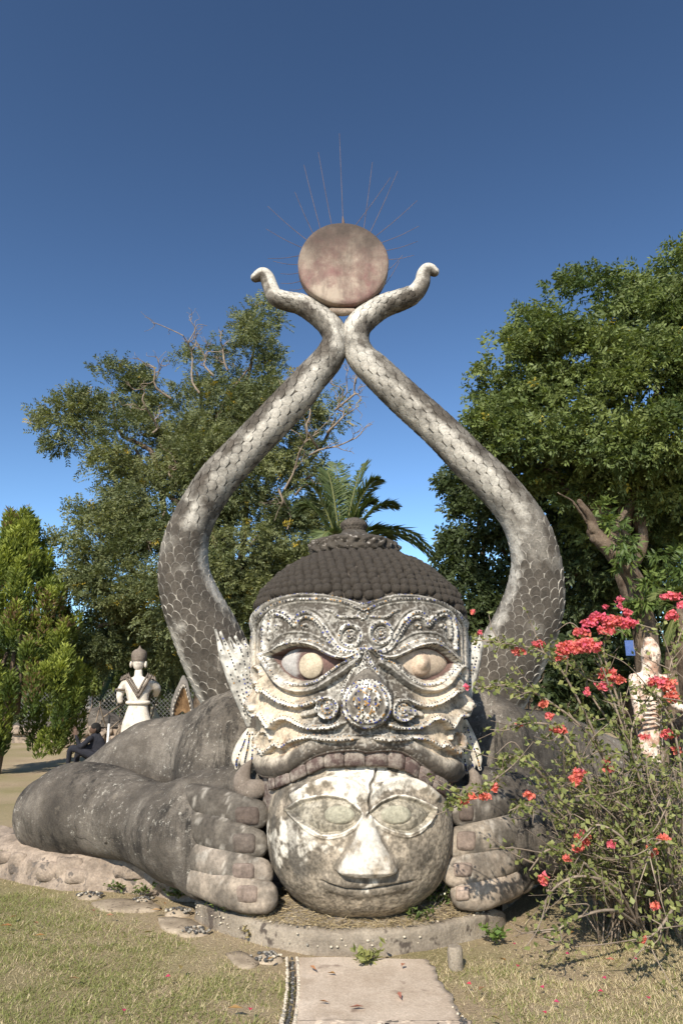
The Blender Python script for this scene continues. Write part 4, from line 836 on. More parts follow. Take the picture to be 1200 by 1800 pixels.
eyes = [z2([(238, 402), (300, 362), (400, 343), (480, 358), (545, 412), (520, 462), (460, 497), (380, 502), (300, 455)]), z2([(568, 415), (620, 370), (690, 345), (765, 360), (842, 402), (800, 462), (740, 497), (680, 490), (620, 462)])]
for ep in eyes:
    m = inpoly(px, py, ep); D, _ = dist(px, py, np.array(ep+ep[:1]), 40); h -= np.where(m, 0.018*np.clip(D/3, 0, 1), 0); h += np.where(m, 0.026*np.clip((D-4)/14, 0, 1)**0.7, 0)
    rl(ep+ep[:1], 2.6, 0.017, 0.7); rl([(x, y+(5 if y > 1425 else -5)) for x, y in ep[4:]+ep[:1]], 2.4, 0.012, 0.3)
for cx in (597, 695):
    D = np.sqrt(((px-cx)/27)**2+((py-1432)/17)**2); h += 0.007*np.clip((1-D)*5, 0, 1); h -= 0.006*np.exp(-((D-1.05)/0.06)**2)
rl(z2([(270, 345), (350, 302), (440, 285), (510, 300), (562, 345)]), 7, 0.040, 0.8); rl(z2([(578, 345), (640, 300), (720, 285), (790, 308), (840, 350)]), 7, 0.040, 0.8)
# nose
nyl = np.interp(py, [1425, 1445, 1480, 1512, 1526], [7, 12, 28, 48, 55]); nb = np.clip(1-(np.abs(px-645)/nyl)**3.2, 0, 1); nlen = np.interp(py, [1415, 1440, 1480, 1515, 1524, 1533+0, 1537], [0.0, 0.45, 0.75, 1.0, 1.0, 0.7, 0.0])
bot = 1528+9*np.clip(1-np.abs(px-645)/50, 0, 1); h += 0.088*nb**0.9*nlen*np.where(py > bot, 0, 1)
for s_ in (-1, 1): h += 0.018*np.exp(-((px-645-s_*40)/13)**2-((py-1520)/12)**2)*np.where(py > bot, 0, 1)
# mouth
ml = np.array(z2([(392, 688), (480, 714), (560, 716), (640, 706), (726, 688)])); ly = np.interp(px, ml[:, 0], ml[:, 1]); mm = sstep(555, 580, px)*sstep(735, 708, px)
h += mm*(0.022*np.exp(-((py-ly+7)/8)**2)+0.020*np.exp(-((py-ly-8)/9)**2)-0.026*np.exp(-((py-ly)/1.8)**2))+0.02*g2(643, 1590, 60, 18)
# crack down the forehead
ck = smooth_line([(661, 1350), (658, 1366), (651, 1378), (652, 1392), (648, 1406), (650, 1424), (645, 1436)], 3); Dk, _ = dist(px, py, ck, 10); h -= 0.03*np.exp(-(Dk/1.8)**2)
h = h*fr+(fbm(G*7, 131)-0.5)*0.016+(fbm(G*40, 132, 3)-0.5)*0.005
n1_, n2_, n3_ = fbm(G*3.4, 141), fbm(G*11, 142), fbm(G*26, 143)
cen = np.clip(g2(655, 1370, 105, 42)*1.0+g2(645, 1490, 55, 55)*0.95+g2(520, 1470, 60, 55)*0.55+wh*0.55+g2(645, 1552, 60, 12)*0.2+g2(700, 1440, 70, 30)*0.25, 0, 1.1)
n4_ = fbm(G*70, 144, 3); w = sstep(0.40, 0.62, cen*0.56+(n1_-0.5)*0.55+(n2_-0.5)*0.75+(n3_-0.5)*0.5+0.12); w = w*(0.55+0.45*sstep(0.36, 0.52, n3_*0.6+n4_*0.4))
gcol = np.array([0.275, 0.232, 0.178])*(1-sstep(0.45, 0.62, n1_))[..., None]+np.array([0.14, 0.119, 0.093])*sstep(0.45, 0.62, n1_)[..., None]
ev = np.zeros_like(px)
for ep in eyes: ev = np.maximum(ev, inpoly(px, py, ep)*1.0)
gcol = gcol*(1-0.6*ev[..., None])+np.array([0.26, 0.235, 0.18])*0.6*ev[..., None]
tanb = (sstep(1555, 1600, py+30*(n1_-0.5))*0.6)[..., None]; gcol = gcol*(1-tanb)+np.array([0.33, 0.265, 0.19])*tanb
gcol = gcol*(0.65+0.75*sstep(0.36, 0.64, n3_*0.5+n4_*0.5))[..., None]
c = gcol*(1-w[..., None]*(1-0.75*ev[..., None]))+np.array([0.66, 0.61, 0.52])*(w[..., None]*(1-0.75*ev[..., None]))
for cx in (597, 695):
    D = np.sqrt(((px-cx)/26)**2+((py-1432)/16)**2); q = sstep(1.05, 0.95, D)[..., None]*0.8; c = c*(1-q)+np.array([0.30, 0.285, 0.215])*q
st = sstep(0.56, 0.68, fbm(G*np.array([9, 9, 2.0]), 151))*sstep(60, 110, np.abs(px-640))*0.55; c = c*(1-st[..., None])+np.array([0.085, 0.078, 0.068])*st[..., None]
nsw = (sstep(0.1, 0.5, nb)*sstep(1425, 1450, py)*np.where(py > bot, 0, 1)*0.75*sstep(0.30, 0.45, n2_))[..., None]; c = c*(1-nsw)+np.array([0.58, 0.54, 0.47])*nsw
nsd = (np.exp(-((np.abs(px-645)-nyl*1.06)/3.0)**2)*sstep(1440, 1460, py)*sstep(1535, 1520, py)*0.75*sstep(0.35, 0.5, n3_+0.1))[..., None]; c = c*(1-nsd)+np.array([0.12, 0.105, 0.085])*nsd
ml_ = np.exp(-((py-ly)/1.8)**2)*mm*0.7; c = c*(1-ml_[..., None])+np.array([0.10, 0.088, 0.072])*ml_[..., None]
q = np.exp(-(Dk/2.4)**2)[..., None]*0.85; c = c*(1-q)+np.array([0.07, 0.06, 0.05])*q
GD2 = G+Nb*h[..., None]
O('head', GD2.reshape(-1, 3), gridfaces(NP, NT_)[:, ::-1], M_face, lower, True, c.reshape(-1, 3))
# ================================================================== FOLIAGE TOOLS
def unit(v): return v/(np.linalg.norm(v, axis=-1, keepdims=True)+1e-9)
def leaf_mesh(P, D, S_, ln, wd, cols, fold=0.15):
    """one folded diamond leaf per row: base P, direction D, side S_"""
    N = unit(np.cross(D, S_)); S_ = unit(np.cross(N, D)); ln = ln[:, None]; wd = wd[:, None]
    a = P; b = P+D*ln*0.45+S_*wd*0.5+N*wd*fold; c = P+D*ln-N*ln*0.06; d = P+D*ln*0.45-S_*wd*0.5+N*wd*fold
    V = np.stack([a, b, c, d], 1).reshape(-1, 3); n = len(P); i = np.arange(n)[:, None]*4
    Fc = np.concatenate([i+np.array([[0, 1, 2]]), i+np.array([[0, 2, 3]])], 0)
    return V, Fc, np.repeat(cols, 4, 0)
def sprays(P, D, nl, L_, ll, lw, cols, droop=0.25, spread=0.9, seed=0):
    """compound sprigs: nl leaflets set alternately along a twig"""
    g = np.random.default_rng(seed); n = len(P); D = unit(D); Sd = unit(np.cross(D, g.normal(size=(n, 3)))); Pn, Dn, Sn, Cn, l_, w_ = [], [], [], [], [], []
    for j in range(nl):
        t = (j//2+1)/(nl/2+0.5); sgn = 1 if j % 2 else -1; d = unit(D*(1-spread*0.5)+Sd*sgn*spread*(1.15-0.5*t)+g.normal(size=(n, 3))*0.22-np.array([0, 0, droop]))
        Pn.append(P+D*L_[:, None]*t-np.array([0, 0, droop*0.4])*L_[:, None]*t*t); Dn.append(d); Sn.append(unit(D+g.normal(size=(n, 3))*0.35)); k = g.uniform(0.75, 1.15, n)*(1-0.25*abs(t-0.5))
        l_.append(ll*k); w_.append(lw*k); Cn.append(np.clip(cols*g.uniform(0.8, 1.2, (n, 1)), 0, 1))
    return leaf_mesh(np.concatenate(Pn), np.concatenate(Dn), np.concatenate(Sn), np.concatenate(l_), np.concatenate(w_), np.concatenate(Cn))
def crown_points(blobs, per_px, seed, depth=0.8, clump=0.20, ncl=None):
    """blobs: (px, py, rx, ry, Y) ; returns points, outward directions and clump tone"""
    g = np.random.default_rng(seed); PP, DD, TT = [], [], []
    for b in blobs:
        bx, by, rx, ry, Y = b[:5]; dens = b[5] if len(b) > 5 else 1.0; c = at(bx, by, Y); m = mpp(by, Y); rad = np.array([rx*m, 0.5*(rx+ry)*m*depth, ry*m])
        nc = max(6, int(rx*ry/420)); n = max(int(rx*ry*per_px*dens), 10)
        cd = unit(g.normal(size=(nc, 3))); cc = cd*g.uniform(0.45, 0.95, (nc, 1)); tone = g.uniform(0, 1, nc); k = g.integers(0, nc, n)
        off = g.normal(size=(n, 3))*np.array([1, 1, 0.62]); p = cc[k]+off*clump*(18/nc)**0.33
        rl_ = np.linalg.norm(p, axis=1); keep = rl_ < 1.12; p, k = p[keep], k[keep]
        PP.append(c+p*rad); DD.append(unit(p+g.normal(size=p.shape)*0.6+np.array([0, 0, 0.25]))); TT.append(tone[k])
    return np.concatenate(PP), np.concatenate(DD), np.concatenate(TT)
def branch(mb, a, b, r0, r1, bend=0.15, n=9, ns=6, seed=None):
    a, b = np.asarray(a, float), np.asarray(b, float); L_ = np.linalg.norm(b-a); k = [a]
    for t in (0.33, 0.66): k.append(a+(b-a)*t+np.array([random.gauss(0, bend), random.gauss(0, bend), random.gauss(0, bend*0.6)])*L_*0.6)
    k.append(b); q = catmull(k, n); V, f = tube(q, np.linspace(r0, r1, n), ns); mb.add(V, f); return q
def tree_wood(limbs):
    mb = MB()
    for a, b, r0, r1 in limbs: branch(mb, a, b, r0, r1)
    return mb
def mixc(a, b, t): return np.array(a)*(1-t)[:, None]+np.array(b)*t[:, None]
# ---- left tree
LT = T('leafy_tree', 'tall airy dark green tree with bare grey twigs rising behind the left serpent', 'tree', at(360, 1290, 17))
bl = [(135, 735, 72, 62, 17.0), (205, 690, 62, 52, 17.5), (240, 790, 92, 85, 17), (330, 735, 85, 85, 17.5), (345, 655, 45, 45, 18, .5), (430, 650, 72, 85, 17.5), (462, 575, 46, 48, 18), (420, 730, 80, 70, 17), (385, 820, 110, 95, 16.5), (490, 770, 80, 95, 17),
      (300, 895, 110, 85, 16.5), (175, 935, 78, 62, 16.5), (215, 1015, 95, 80, 16.5), (330, 1035, 105, 105, 16), (445, 940, 100, 100, 16.5), (560, 830, 55, 80, 17.5, .55), (590, 735, 36, 50, 18, .35), (500, 1030, 95, 80, 16.5), (180, 1105, 70, 65, 17), (420, 1080, 100, 70, 16.5), (570, 930, 60, 70, 18), (300, 1130, 110, 50, 17.5)]
P, D, t = crown_points(bl, 0.185, 301, 0.75)
g = np.random.default_rng(31); n = len(P); t2 = np.clip(t*0.6+fbm(P*0.8, 302)*0.8-0.2+g.normal(size=n)*0.08, 0, 1)
c = mixc((0.068, 0.088, 0.038), (0.195, 0.208, 0.085), t2); yl = (g.random(n) < 0.012)[:, None]; c = np.where(yl, np.array([0.38, 0.28, 0.04]), c)
V, f, cc = sprays(P, D, 12, g.uniform(0.22, 0.40, n), 0.105, 0.040, c, 0.3, 0.9, 32)
O('crown', V, f, M_leafs, LT, False, cc)
base = at(370, 1290, 17); base[2] = -0.1; fork = at(375, 1120, 17); limbs = [(base, fork, .34, .27)]
for b in bl:
    tip = at(b[0]+random.uniform(-10, 10), b[1], b[4]); mid = fork*0.55+tip*0.45+np.array([0, 0, random.uniform(-.3, .5)]); limbs += [(fork, mid, .14, .09), (mid, tip, .09, .03)]
tree_wood(limbs).build('trunk', M_bark, LT, True, None, False)
mb = MB()
def bare(a, b, r, lv=2):
    q = branch(mb, a, b, r, r*0.45, 0.22, 8, 5)
    if lv:
        for k in range(4):
            s0 = q[random.randint(2, 7)]; d = unit(b-a); L_ = np.linalg.norm(b-a)*random.uniform(0.3, 0.6); e = s0+unit(d*0.7+np.array([random.gauss(0, .7), random.gauss(0, .4), random.gauss(0.25, .55)]))*L_; bare(s0, e, r*0.5, lv-1)
for l in ((350, 690, 322, 590), (375, 660, 345, 600), (300, 700, 260, 640), (400, 650, 388, 600), (270, 760, 255, 690), (560, 790, 540, 700), (575, 760, 610, 690), (545, 800, 625, 770), (500, 860, 560, 760), (310, 850, 300, 800), (290, 900, 270, 960), (490, 860, 505, 930), (520, 870, 560, 850), (590, 720, 625, 660)):
    mb = MB(); bare(at(l[0], l[1], 16.2), at(l[2], l[3], 16.0), 0.032); mb.build('bare_branch', M_twig, LT, True, None, False)
# ---- right tree
RT = T('broadleaf_tree', 'big dense broadleaf tree with dark underside on the right behind the right serpent', 'tree', at(1120, 1290, 14))
br = [(1195, 470, 90, 55, 15), (1060, 530, 95, 65, 14.5), (1140, 560, 110, 80, 14), (960, 580, 62, 62, 14.5), (920, 650, 80, 72, 14), (1020, 640, 110, 85, 13.5), (1140, 680, 110, 90, 13), (870, 690, 48, 52, 14.5), (880, 760, 68, 65, 14), (980, 750, 105, 70, 13.5), (1090, 780, 90, 60, 13), (1190, 760, 70, 80, 12.5), (850, 780, 45, 55, 14.5), (1195, 650, 60, 70, 12.5), (1230, 560, 80, 90, 13), (905, 830, 65, 50, 14.5), (1000, 845, 95, 55, 14.2), (1095, 860, 90, 55, 14.0), (1190, 865, 75, 65, 13.6), (1140, 800, 90, 60, 13.6), (1060, 920, 60, 40, 15), (1180, 950, 60, 50, 14.6)]
P, D, t = crown_points(br, 0.14, 311, 0.7); g = np.random.default_rng(41); n = len(P)
t2 = np.clip(t*0.6+fbm(P*0.9, 312)*0.9-0.25+g.normal(size=n)*0.1, 0, 1); c = mixc((0.050, 0.080, 0.024), (0.165, 0.20, 0.060), t2); yl = (g.random(n) < 0.008)[:, None]; c = np.where(yl, np.array([0.36, 0.30, 0.05]), c)
V, f, cc = sprays(P, D, 8, g.uniform(0.20, 0.34, n), 0.135, 0.058, c, 0.35, 0.9, 42); O('crown', V, f, M_leafs, RT, False, cc)
base = at(1120, 1300, 14.5); base[2] = -0.1; f1 = at(1100, 1010, 14.5); f2 = at(1040, 880, 14.3); limbs = [(base, f1, .30, .26), (f1, f2, .24, .16)]
for b in br:
    tip = at(b[0], b[1], b[4]+0.3); mid = f2*0.5+tip*0.5+np.array([0, 0.2, random.uniform(-.4, .4)]); limbs += [(f2 if b[0] < 1100 else f1, mid, .12, .07), (mid, tip, .07, .02)]
tree_wood(limbs).build('trunk', M_bark, RT, True, None, False)
# darker tree behind it, lower left
BT = T('leafy_tree', 'dark green tree in shade between the right serpent and the broadleaf tree', 'tree', at(880, 1280, 18))
bb = [(835, 850, 58, 50, 17.5), (800, 830, 30, 40, 18, .6), (850, 930, 70, 70, 17.5), (815, 990, 45, 60, 17.5), (860, 1040, 90, 80, 17.5), (960, 920, 90, 80, 18), (1000, 1030, 110, 90, 18.5), (1090, 950, 100, 90, 19), (1180, 1000, 90, 110, 18.5), (1000, 870, 80, 60, 17), (1120, 880, 110, 70, 16.5), (1060, 1000, 90, 80, 16), (1190, 900, 70, 80, 16.5), (920, 1130, 120, 70, 18), (820, 1090, 60, 60, 17), (1060, 1140, 120, 70, 19)]
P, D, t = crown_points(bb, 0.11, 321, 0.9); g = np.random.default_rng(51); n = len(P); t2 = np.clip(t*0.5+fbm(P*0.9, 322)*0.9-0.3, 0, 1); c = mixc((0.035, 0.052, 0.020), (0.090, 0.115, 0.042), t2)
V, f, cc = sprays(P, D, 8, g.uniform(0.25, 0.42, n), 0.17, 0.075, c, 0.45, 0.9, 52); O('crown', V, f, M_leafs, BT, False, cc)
base = at(900, 1280, 18); base[2] = -0.1; f1 = at(920, 1120, 18); limbs = [(base, f1, .25, .2)]+[(f1, at(b[0], b[1], b[4]), .10, .03) for b in bb]; tree_wood(limbs).build('trunk', M_bark, BT, True, None, False)
# ---- lopped leaning trunk with fresh shoots, in front of the right tree
SH = T('lopped_trunk', 'sunlit lopped tree trunk with stubby branches and fresh leaf shoots on the right', 'tree', at(1140, 1300, 11.5)); mb = MB()
b0 = at(1150, 1310, 11.5); b0[2] = -0.1
for pts, r in (([b0, at(1135, 1150, 11.5), at(1118, 1030, 11.4), at(1070, 965, 11.3), at(1042, 935, 11.3)], (.22, .11)), ([at(1046, 945, 11.3), at(1036, 910, 11.2), at(1018, 882, 11.1)], (.10, .05)), ([at(1068, 965, 11.3), at(1082, 925, 11.2), at(1098, 900, 11.2)], (.08, .04)), ([at(1031, 918, 11.2), at(1008, 885, 11.0), at(980, 866, 10.9)], (.022, .010)), ([at(1190, 1300, 11.8)*np.array([1, 1, 0])-np.array([0, 0, .1]), at(1185, 1180, 11.8), at(1200, 1060, 11.8)], (.2, .13))):
    q = catmull(pts, 24); V, f = tube(q, np.linspace(r[0], r[1], 24), 14); V = V+(fbm(V*9, 18)-0.5)[:, None]*0.05; mb.add(V, f)
mb.build('trunk', M_bark, SH, True, None, False)
sb = [(1066, 908, 22, 28, 11.4, .8), (1094, 952, 22, 24, 11.0, .8), (1140, 1040, 34, 30, 11.0, .7), (1098, 985, 14, 20, 11.1, .6), (1175, 985, 28, 32, 11.6, .6), (1110, 1085, 28, 22, 11.3, .7), (1195, 1040, 26, 30, 11.4, .7)]
P, D, t = crown_points(sb, 0.09, 331, 0.8); g = np.random.default_rng(61); n = len(P); c = mixc((0.05, 0.085, 0.022), (0.14, 0.185, 0.045), np.clip(t, 0, 1)); V, f, cc = sprays(P, D, 6, g.uniform(0.10, 0.18, n), 0.17, 0.05, c, 0.4, 0.8, 62); O('shoots', V, f, M_leafs, SH, False, cc)
V, f = boxv(at(1106, 1139, 11.15), (0.145, 0.012, 0.24)); sg = T('tree_sign', 'small blank blue plate fixed to the trunk behind the bougainvillea', 'sign', at(1106, 1165, 11.15)); M_blue = m_two('blue_paint', (0.05, 0.09, 0.24), (0.08, 0.13, 0.30), 6); O('plate', V, f, M_blue, sg, False)
# ---- conifer on the left
CT = T('conifer', 'bright yellow green conical conifer at the left edge', 'tree', at(12, 1352, 16)); g = np.random.default_rng(71); cb = at(45, 1352, 16); m = mpp(1150, 16); PP, DD, TT = [], [], []
for k in range(235):
    hh = g.random()**0.8; py_ = 1330-hh*402; half = np.interp(py_, [925, 960, 1010, 1080, 1160, 1230, 1290, 1330], [3, 20, 48, 82, 108, 104, 78, 40]); a = g.uniform(0, 2*math.pi); rr_ = math.sqrt(g.uniform(0.3, 1))*g.uniform(.85, 1.12); cxp = np.interp(py_, [930, 1300], [33, 45])
    c0 = at(cxp, py_, 16)+np.array([math.cos(a)*rr_*half*m, math.sin(a)*rr_*half*m*0.9, 0]); n = int(g.uniform(170, 330)); tl = g.uniform(0.45, 0.95); wd_ = g.uniform(.10, .19); tt_ = g.random(n)**0.9; pr_ = wd_*np.sin(np.clip(tt_*.85+.15, 0, 1)*math.pi)**.7
    ang_ = g.uniform(0, 6.283, n); out = np.array([math.cos(a), math.sin(a), 0]); p = c0+np.stack([np.cos(ang_)*pr_, np.sin(ang_)*pr_, tt_*tl-tl*.35], -1)*g.uniform(.75, 1.1, (n, 1))+out*(tt_*.16)[:, None]
    d = unit(np.stack([np.cos(ang_), np.sin(ang_), np.full(n, 1.1)], -1)+g.normal(size=(n, 3))*0.3); PP.append(p); DD.append(d); TT.append(np.clip(tt_*0.55+g.uniform(-0.2, 0.5), 0, 1))
P, D, t = map(np.concatenate, (PP, DD, TT)); n = len(P); c = mixc((0.065, 0.10, 0.024), (0.27, 0.305, 0.055), t); br_ = (fbm(P*1.2, 72) > 0.64)[:, None]; c = np.where(br_ & (g.random((n, 1)) < 0.35), np.array([0.15, 0.10, 0.05]), c)
V, f, cc = leaf_mesh(P, D, unit(g.normal(size=(n, 3))), g.uniform(0.09, 0.15, n), g.uniform(0.030, 0.045, n), c); O('crown', V, f, M_leafs, CT, False, cc); mb = MB()
for x0, x1 in ((8, 25), (18, 40), (-5, 12)):
    q0 = onz(x0, 1352); q0[1] = 16; q0[2] = -0.1; branch(mb, q0, at(x1, 1150, 16), 0.11, 0.05, 0.06)
branch(mb, at(30, 1250, 16), at(34, 960, 16), 0.08, 0.02, 0.04); mb.build('trunk', M_bark, CT, True, None, False)
# ---- palms
def palm(name, label, crown, base_py, Y, fronds, col0, col1, seed, fl=0.36):
    g = np.random.default_rng(seed); th_ = T(name, label, 'palm', at(crown[0], base_py, Y)); mb = MB(); c0 = at(*crown, Y); b0 = c0.copy(); b0[2] = -0.1; branch(mb, b0, c0, 0.2, 0.16, 0.03)
    mb.build('trunk', M_bark, th_, True, None, False)
    for tip, sag, dY in fronds:
        e = at(tip[0], tip[1], Y+dY); midp = (c0+e)/2+np.array([0, 0, sag]); q = catmull([c0, c0*0.6+midp*0.4+np.array([0, 0, sag*0.25]), midp, midp*0.45+e*0.55+np.array([0, 0, sag*0.25]), e], 46)
        V0, f0 = tube(q, np.linspace(0.028, 0.006, 46), 5); Tn, A, B = frames(q); Tn_ = Tn; P_, D_, S_2, L_ = [], [], [], []
        up = np.cross(np.cross(Tn_, [0, 0, 1.0]), Tn_); sd2 = unit(np.cross(Tn_, [0, 0, 1.0]))
        for i in range(5, 46):
            for rep in range(2):
                for s_ in (-1, 1):
                    k = min(i+rep*0.5, 45); i0 = int(k); p = q[i0]; d = unit(Tn_[i0]*0.75+sd2[i0]*s_*0.8+np.array([0, 0, -0.28])+g.normal(size=3)*0.09); P_.append(p); D_.append(d); S_2.append(up[i0]*0.4+sd2[i0]); L_.append(fl*2.0*math.sin(math.pi*np.clip((i+2)/50, 0.05, 0.97))**0.6*g.uniform(0.85, 1.1))
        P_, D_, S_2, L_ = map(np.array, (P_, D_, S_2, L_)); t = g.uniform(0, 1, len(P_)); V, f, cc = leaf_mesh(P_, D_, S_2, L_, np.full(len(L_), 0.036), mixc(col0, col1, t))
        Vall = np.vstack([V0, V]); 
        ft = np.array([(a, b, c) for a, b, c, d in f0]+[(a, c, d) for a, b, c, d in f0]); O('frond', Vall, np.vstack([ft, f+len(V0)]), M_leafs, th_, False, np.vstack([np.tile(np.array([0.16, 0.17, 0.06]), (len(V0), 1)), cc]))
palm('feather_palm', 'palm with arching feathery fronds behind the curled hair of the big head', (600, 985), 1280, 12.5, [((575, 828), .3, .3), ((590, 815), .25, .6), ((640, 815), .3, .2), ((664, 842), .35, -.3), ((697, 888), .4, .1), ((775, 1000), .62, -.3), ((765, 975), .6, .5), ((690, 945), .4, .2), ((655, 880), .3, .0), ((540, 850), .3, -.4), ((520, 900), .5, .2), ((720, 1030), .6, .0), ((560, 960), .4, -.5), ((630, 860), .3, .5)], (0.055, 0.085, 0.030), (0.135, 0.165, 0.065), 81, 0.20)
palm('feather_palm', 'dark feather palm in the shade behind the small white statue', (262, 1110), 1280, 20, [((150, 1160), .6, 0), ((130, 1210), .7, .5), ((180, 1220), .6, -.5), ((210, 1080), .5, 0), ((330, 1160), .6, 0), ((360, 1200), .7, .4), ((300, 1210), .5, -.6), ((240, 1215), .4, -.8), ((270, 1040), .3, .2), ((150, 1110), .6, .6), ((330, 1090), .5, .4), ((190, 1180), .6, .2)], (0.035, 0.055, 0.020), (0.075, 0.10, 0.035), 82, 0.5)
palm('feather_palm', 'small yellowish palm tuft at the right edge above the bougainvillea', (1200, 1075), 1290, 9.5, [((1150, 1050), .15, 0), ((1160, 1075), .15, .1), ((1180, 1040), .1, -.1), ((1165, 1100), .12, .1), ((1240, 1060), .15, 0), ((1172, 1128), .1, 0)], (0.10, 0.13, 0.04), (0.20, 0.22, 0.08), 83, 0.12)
# ---- far wood closing the view
g = np.random.default_rng(91); n = 15000; P = np.stack([g.uniform(-40, 45, n), g.uniform(34, 44, n), np.zeros(n)], -1); top = 3.5+3.0*fbm(P*np.array([0.22, 0.22, 0]), 92); P[:, 2] = g.random(n)**0.8*top
t = np.clip(fbm(P*0.5, 93)*1.6-0.4, 0, 1); V, f, cc = sprays(P, unit(g.normal(size=(n, 3))+np.array([0, -.4, .2])), 6, g.uniform(0.5, 0.9, n), 0.5, 0.24, mixc((0.028, 0.042, 0.018), (0.085, 0.105, 0.035), t), 0.3, 0.9, 94)
o = O('far_wood', V, f, M_leafs, None, False, cc); tag(o, 'dark mass of distant trees closing the view behind the garden', 'woods', kind='stuff')
# undergrowth behind the sculpture (shrubs)
def shrub(name, label, blobs, c0, c1, seed, ll=0.16, dens=0.08, grp=None):
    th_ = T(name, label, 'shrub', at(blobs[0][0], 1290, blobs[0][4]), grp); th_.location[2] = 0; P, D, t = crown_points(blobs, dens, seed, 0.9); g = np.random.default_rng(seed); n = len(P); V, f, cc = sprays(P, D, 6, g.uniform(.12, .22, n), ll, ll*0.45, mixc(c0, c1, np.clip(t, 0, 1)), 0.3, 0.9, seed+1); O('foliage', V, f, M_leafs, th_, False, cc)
    mb = MB(); b0 = np.array([th_.location[0], blobs[0][4], -0.05])
    for b in blobs:
        for k in range(3): branch(mb, b0+np.array([random.gauss(0, .1), random.gauss(0, .1), 0]), at(b[0]+random.uniform(-.5, .5)*b[2], b[1]+random.uniform(-.5, .3)*b[3], b[4]), .03, .01)
    mb.build('stems', M_twig, th_, True, None, False)
shrub('garden_shrub', 'low green shrubs in shade behind the white statue', [(180, 1190, 60, 28, 22), (250, 1200, 40, 24, 22), (300, 1195, 40, 30, 21)], (0.05, 0.075, 0.02), (0.16, 0.19, 0.05), 401, 0.22)
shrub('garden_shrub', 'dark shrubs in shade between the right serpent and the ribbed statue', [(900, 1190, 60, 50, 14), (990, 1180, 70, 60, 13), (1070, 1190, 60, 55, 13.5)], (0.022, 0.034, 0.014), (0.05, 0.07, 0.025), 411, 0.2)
# ================================================================== BACKGROUND THINGS
M_stat = m_two('statue_lime', (0.20, 0.17, 0.135), (0.60, 0.54, 0.46), 4, lo=0.3, hi=0.5, streak=(6, (0.16, 0.13, 0.10), 0.58, 0.75), fine=50)
M_statd = m_two('statue_crown', (0.09, 0.072, 0.058), (0.19, 0.155, 0.125), 6)
M_stat2 = m_two('peeling_statue', (0.33, 0.20, 0.14), (0.60, 0.51, 0.42), 7, lo=0.4, hi=0.55, speck=(22, (0.10, 0.08, 0.065), 0.56), fine=60, bump=0.6)
# white statue seen from behind
SY = 13.5; sm = mpp(1210, SY); ST = T('white_statue', 'small white statue of a crowned figure seen from behind beyond the left arm', 'statue', onz(243, 1355)*np.array([1, 0, 0])+np.array([0, SY, 0])); q = lambda x, y, d=0.0: at(x, y, SY+d)
def qt(pts, n=20, ns=16, flat=0.7): return ptube([(a, b, SY+d, r*sm) for a, b, d, r in pts], n, ns, flat)
fuse('torso', [qt([(243, 1330, 0, 30), (243, 1290, 0, 30), (241, 1268, 0, 25), (243, 1240, 0, 17), (243, 1222, 0, 20), (243, 1212, 0, 21)], 26), qt([(243, 1205, 0, 9), (244, 1180, 0, 7)], 8), qt([(224, 1200, 0, 8), (243, 1200, 0, 11), (264, 1200, 0, 8)], 12), qt([(228, 1210, 0, 10), (243, 1212, 0, 12), (258, 1210, 0, 10)], 12),
    qt([(220, 1201, 0, 7.5), (214, 1212, .02, 7), (211, 1224, .0, 6), (212, 1232, .0, 5)], 14, 12, 1), qt([(268, 1201, 0, 7.5), (276, 1210, .1, 7), (274, 1220, .25, 6)], 14, 12, 1)], 0.018, M_stat, ST, 2, 0.006, 8)
hd = fuse('head', [ball(q(244, 1165), (10.5*sm, 11*sm, 14*sm), 20, 14)], 0.02, M_stat, ST, 2)
V, f = lathe(catmull([(12.0*sm, -.10), (13.2*sm, -.05), (13.6*sm, .02), (12.5*sm, .07), (9*sm, .11), (4*sm, .135), (1.5*sm, .17), (.2*sm, .20)], 24), 24, q(245, 1153)); O('headdress', V, f, M_statd, hd)
for dx in (-13.2, 12.5):
    V, f = ball(q(244+dx, 1168), (2.5*sm, 4*sm, 6*sm), 8, 8); O('ear', V, f, M_stat, hd)
mb = MB()
for s_ in (-1, 1):
    for k in range(15):
        t = k/14; V, f = ball(q(243+s_*(22*(1-t)), 1189+t*36, -0.17+0.02*t), 0.030, 7, 5); mb.add(V, f)
        V, f = ball(q(243+s_*(16*(1-t)), 1188+t*28, -0.175), 0.022, 6, 5); mb.add(V, f)
    for k in range(5):
        V, f = lathe([(0.035, 0), (0.02, .04), (0.001, .09)], 7, q(243+s_*(17+k*3), 1190+k*1.5, -0.05)); mb.add(V, f)
mb.build('collar', M_statd, ST, True, None, False)
V, f = tube(np.array([q(243, 1235)+np.array([math.cos(a)*18.5*sm, math.sin(a)*13.5*sm, 0]) for a in np.linspace(0, 6.283, 30)]), 0.035, 8, 1, False); O('belt', V, f, M_stat, ST)
for x, y in ((213.5, 1212),):
    V, f = tube(np.array([q(x, y)+np.array([math.cos(a)*9*sm, math.sin(a)*9*sm, 0]) for a in np.linspace(0, 6.283, 20)]), 0.018, 6, 1, False); O('armband', V, f, M_statd, ST)
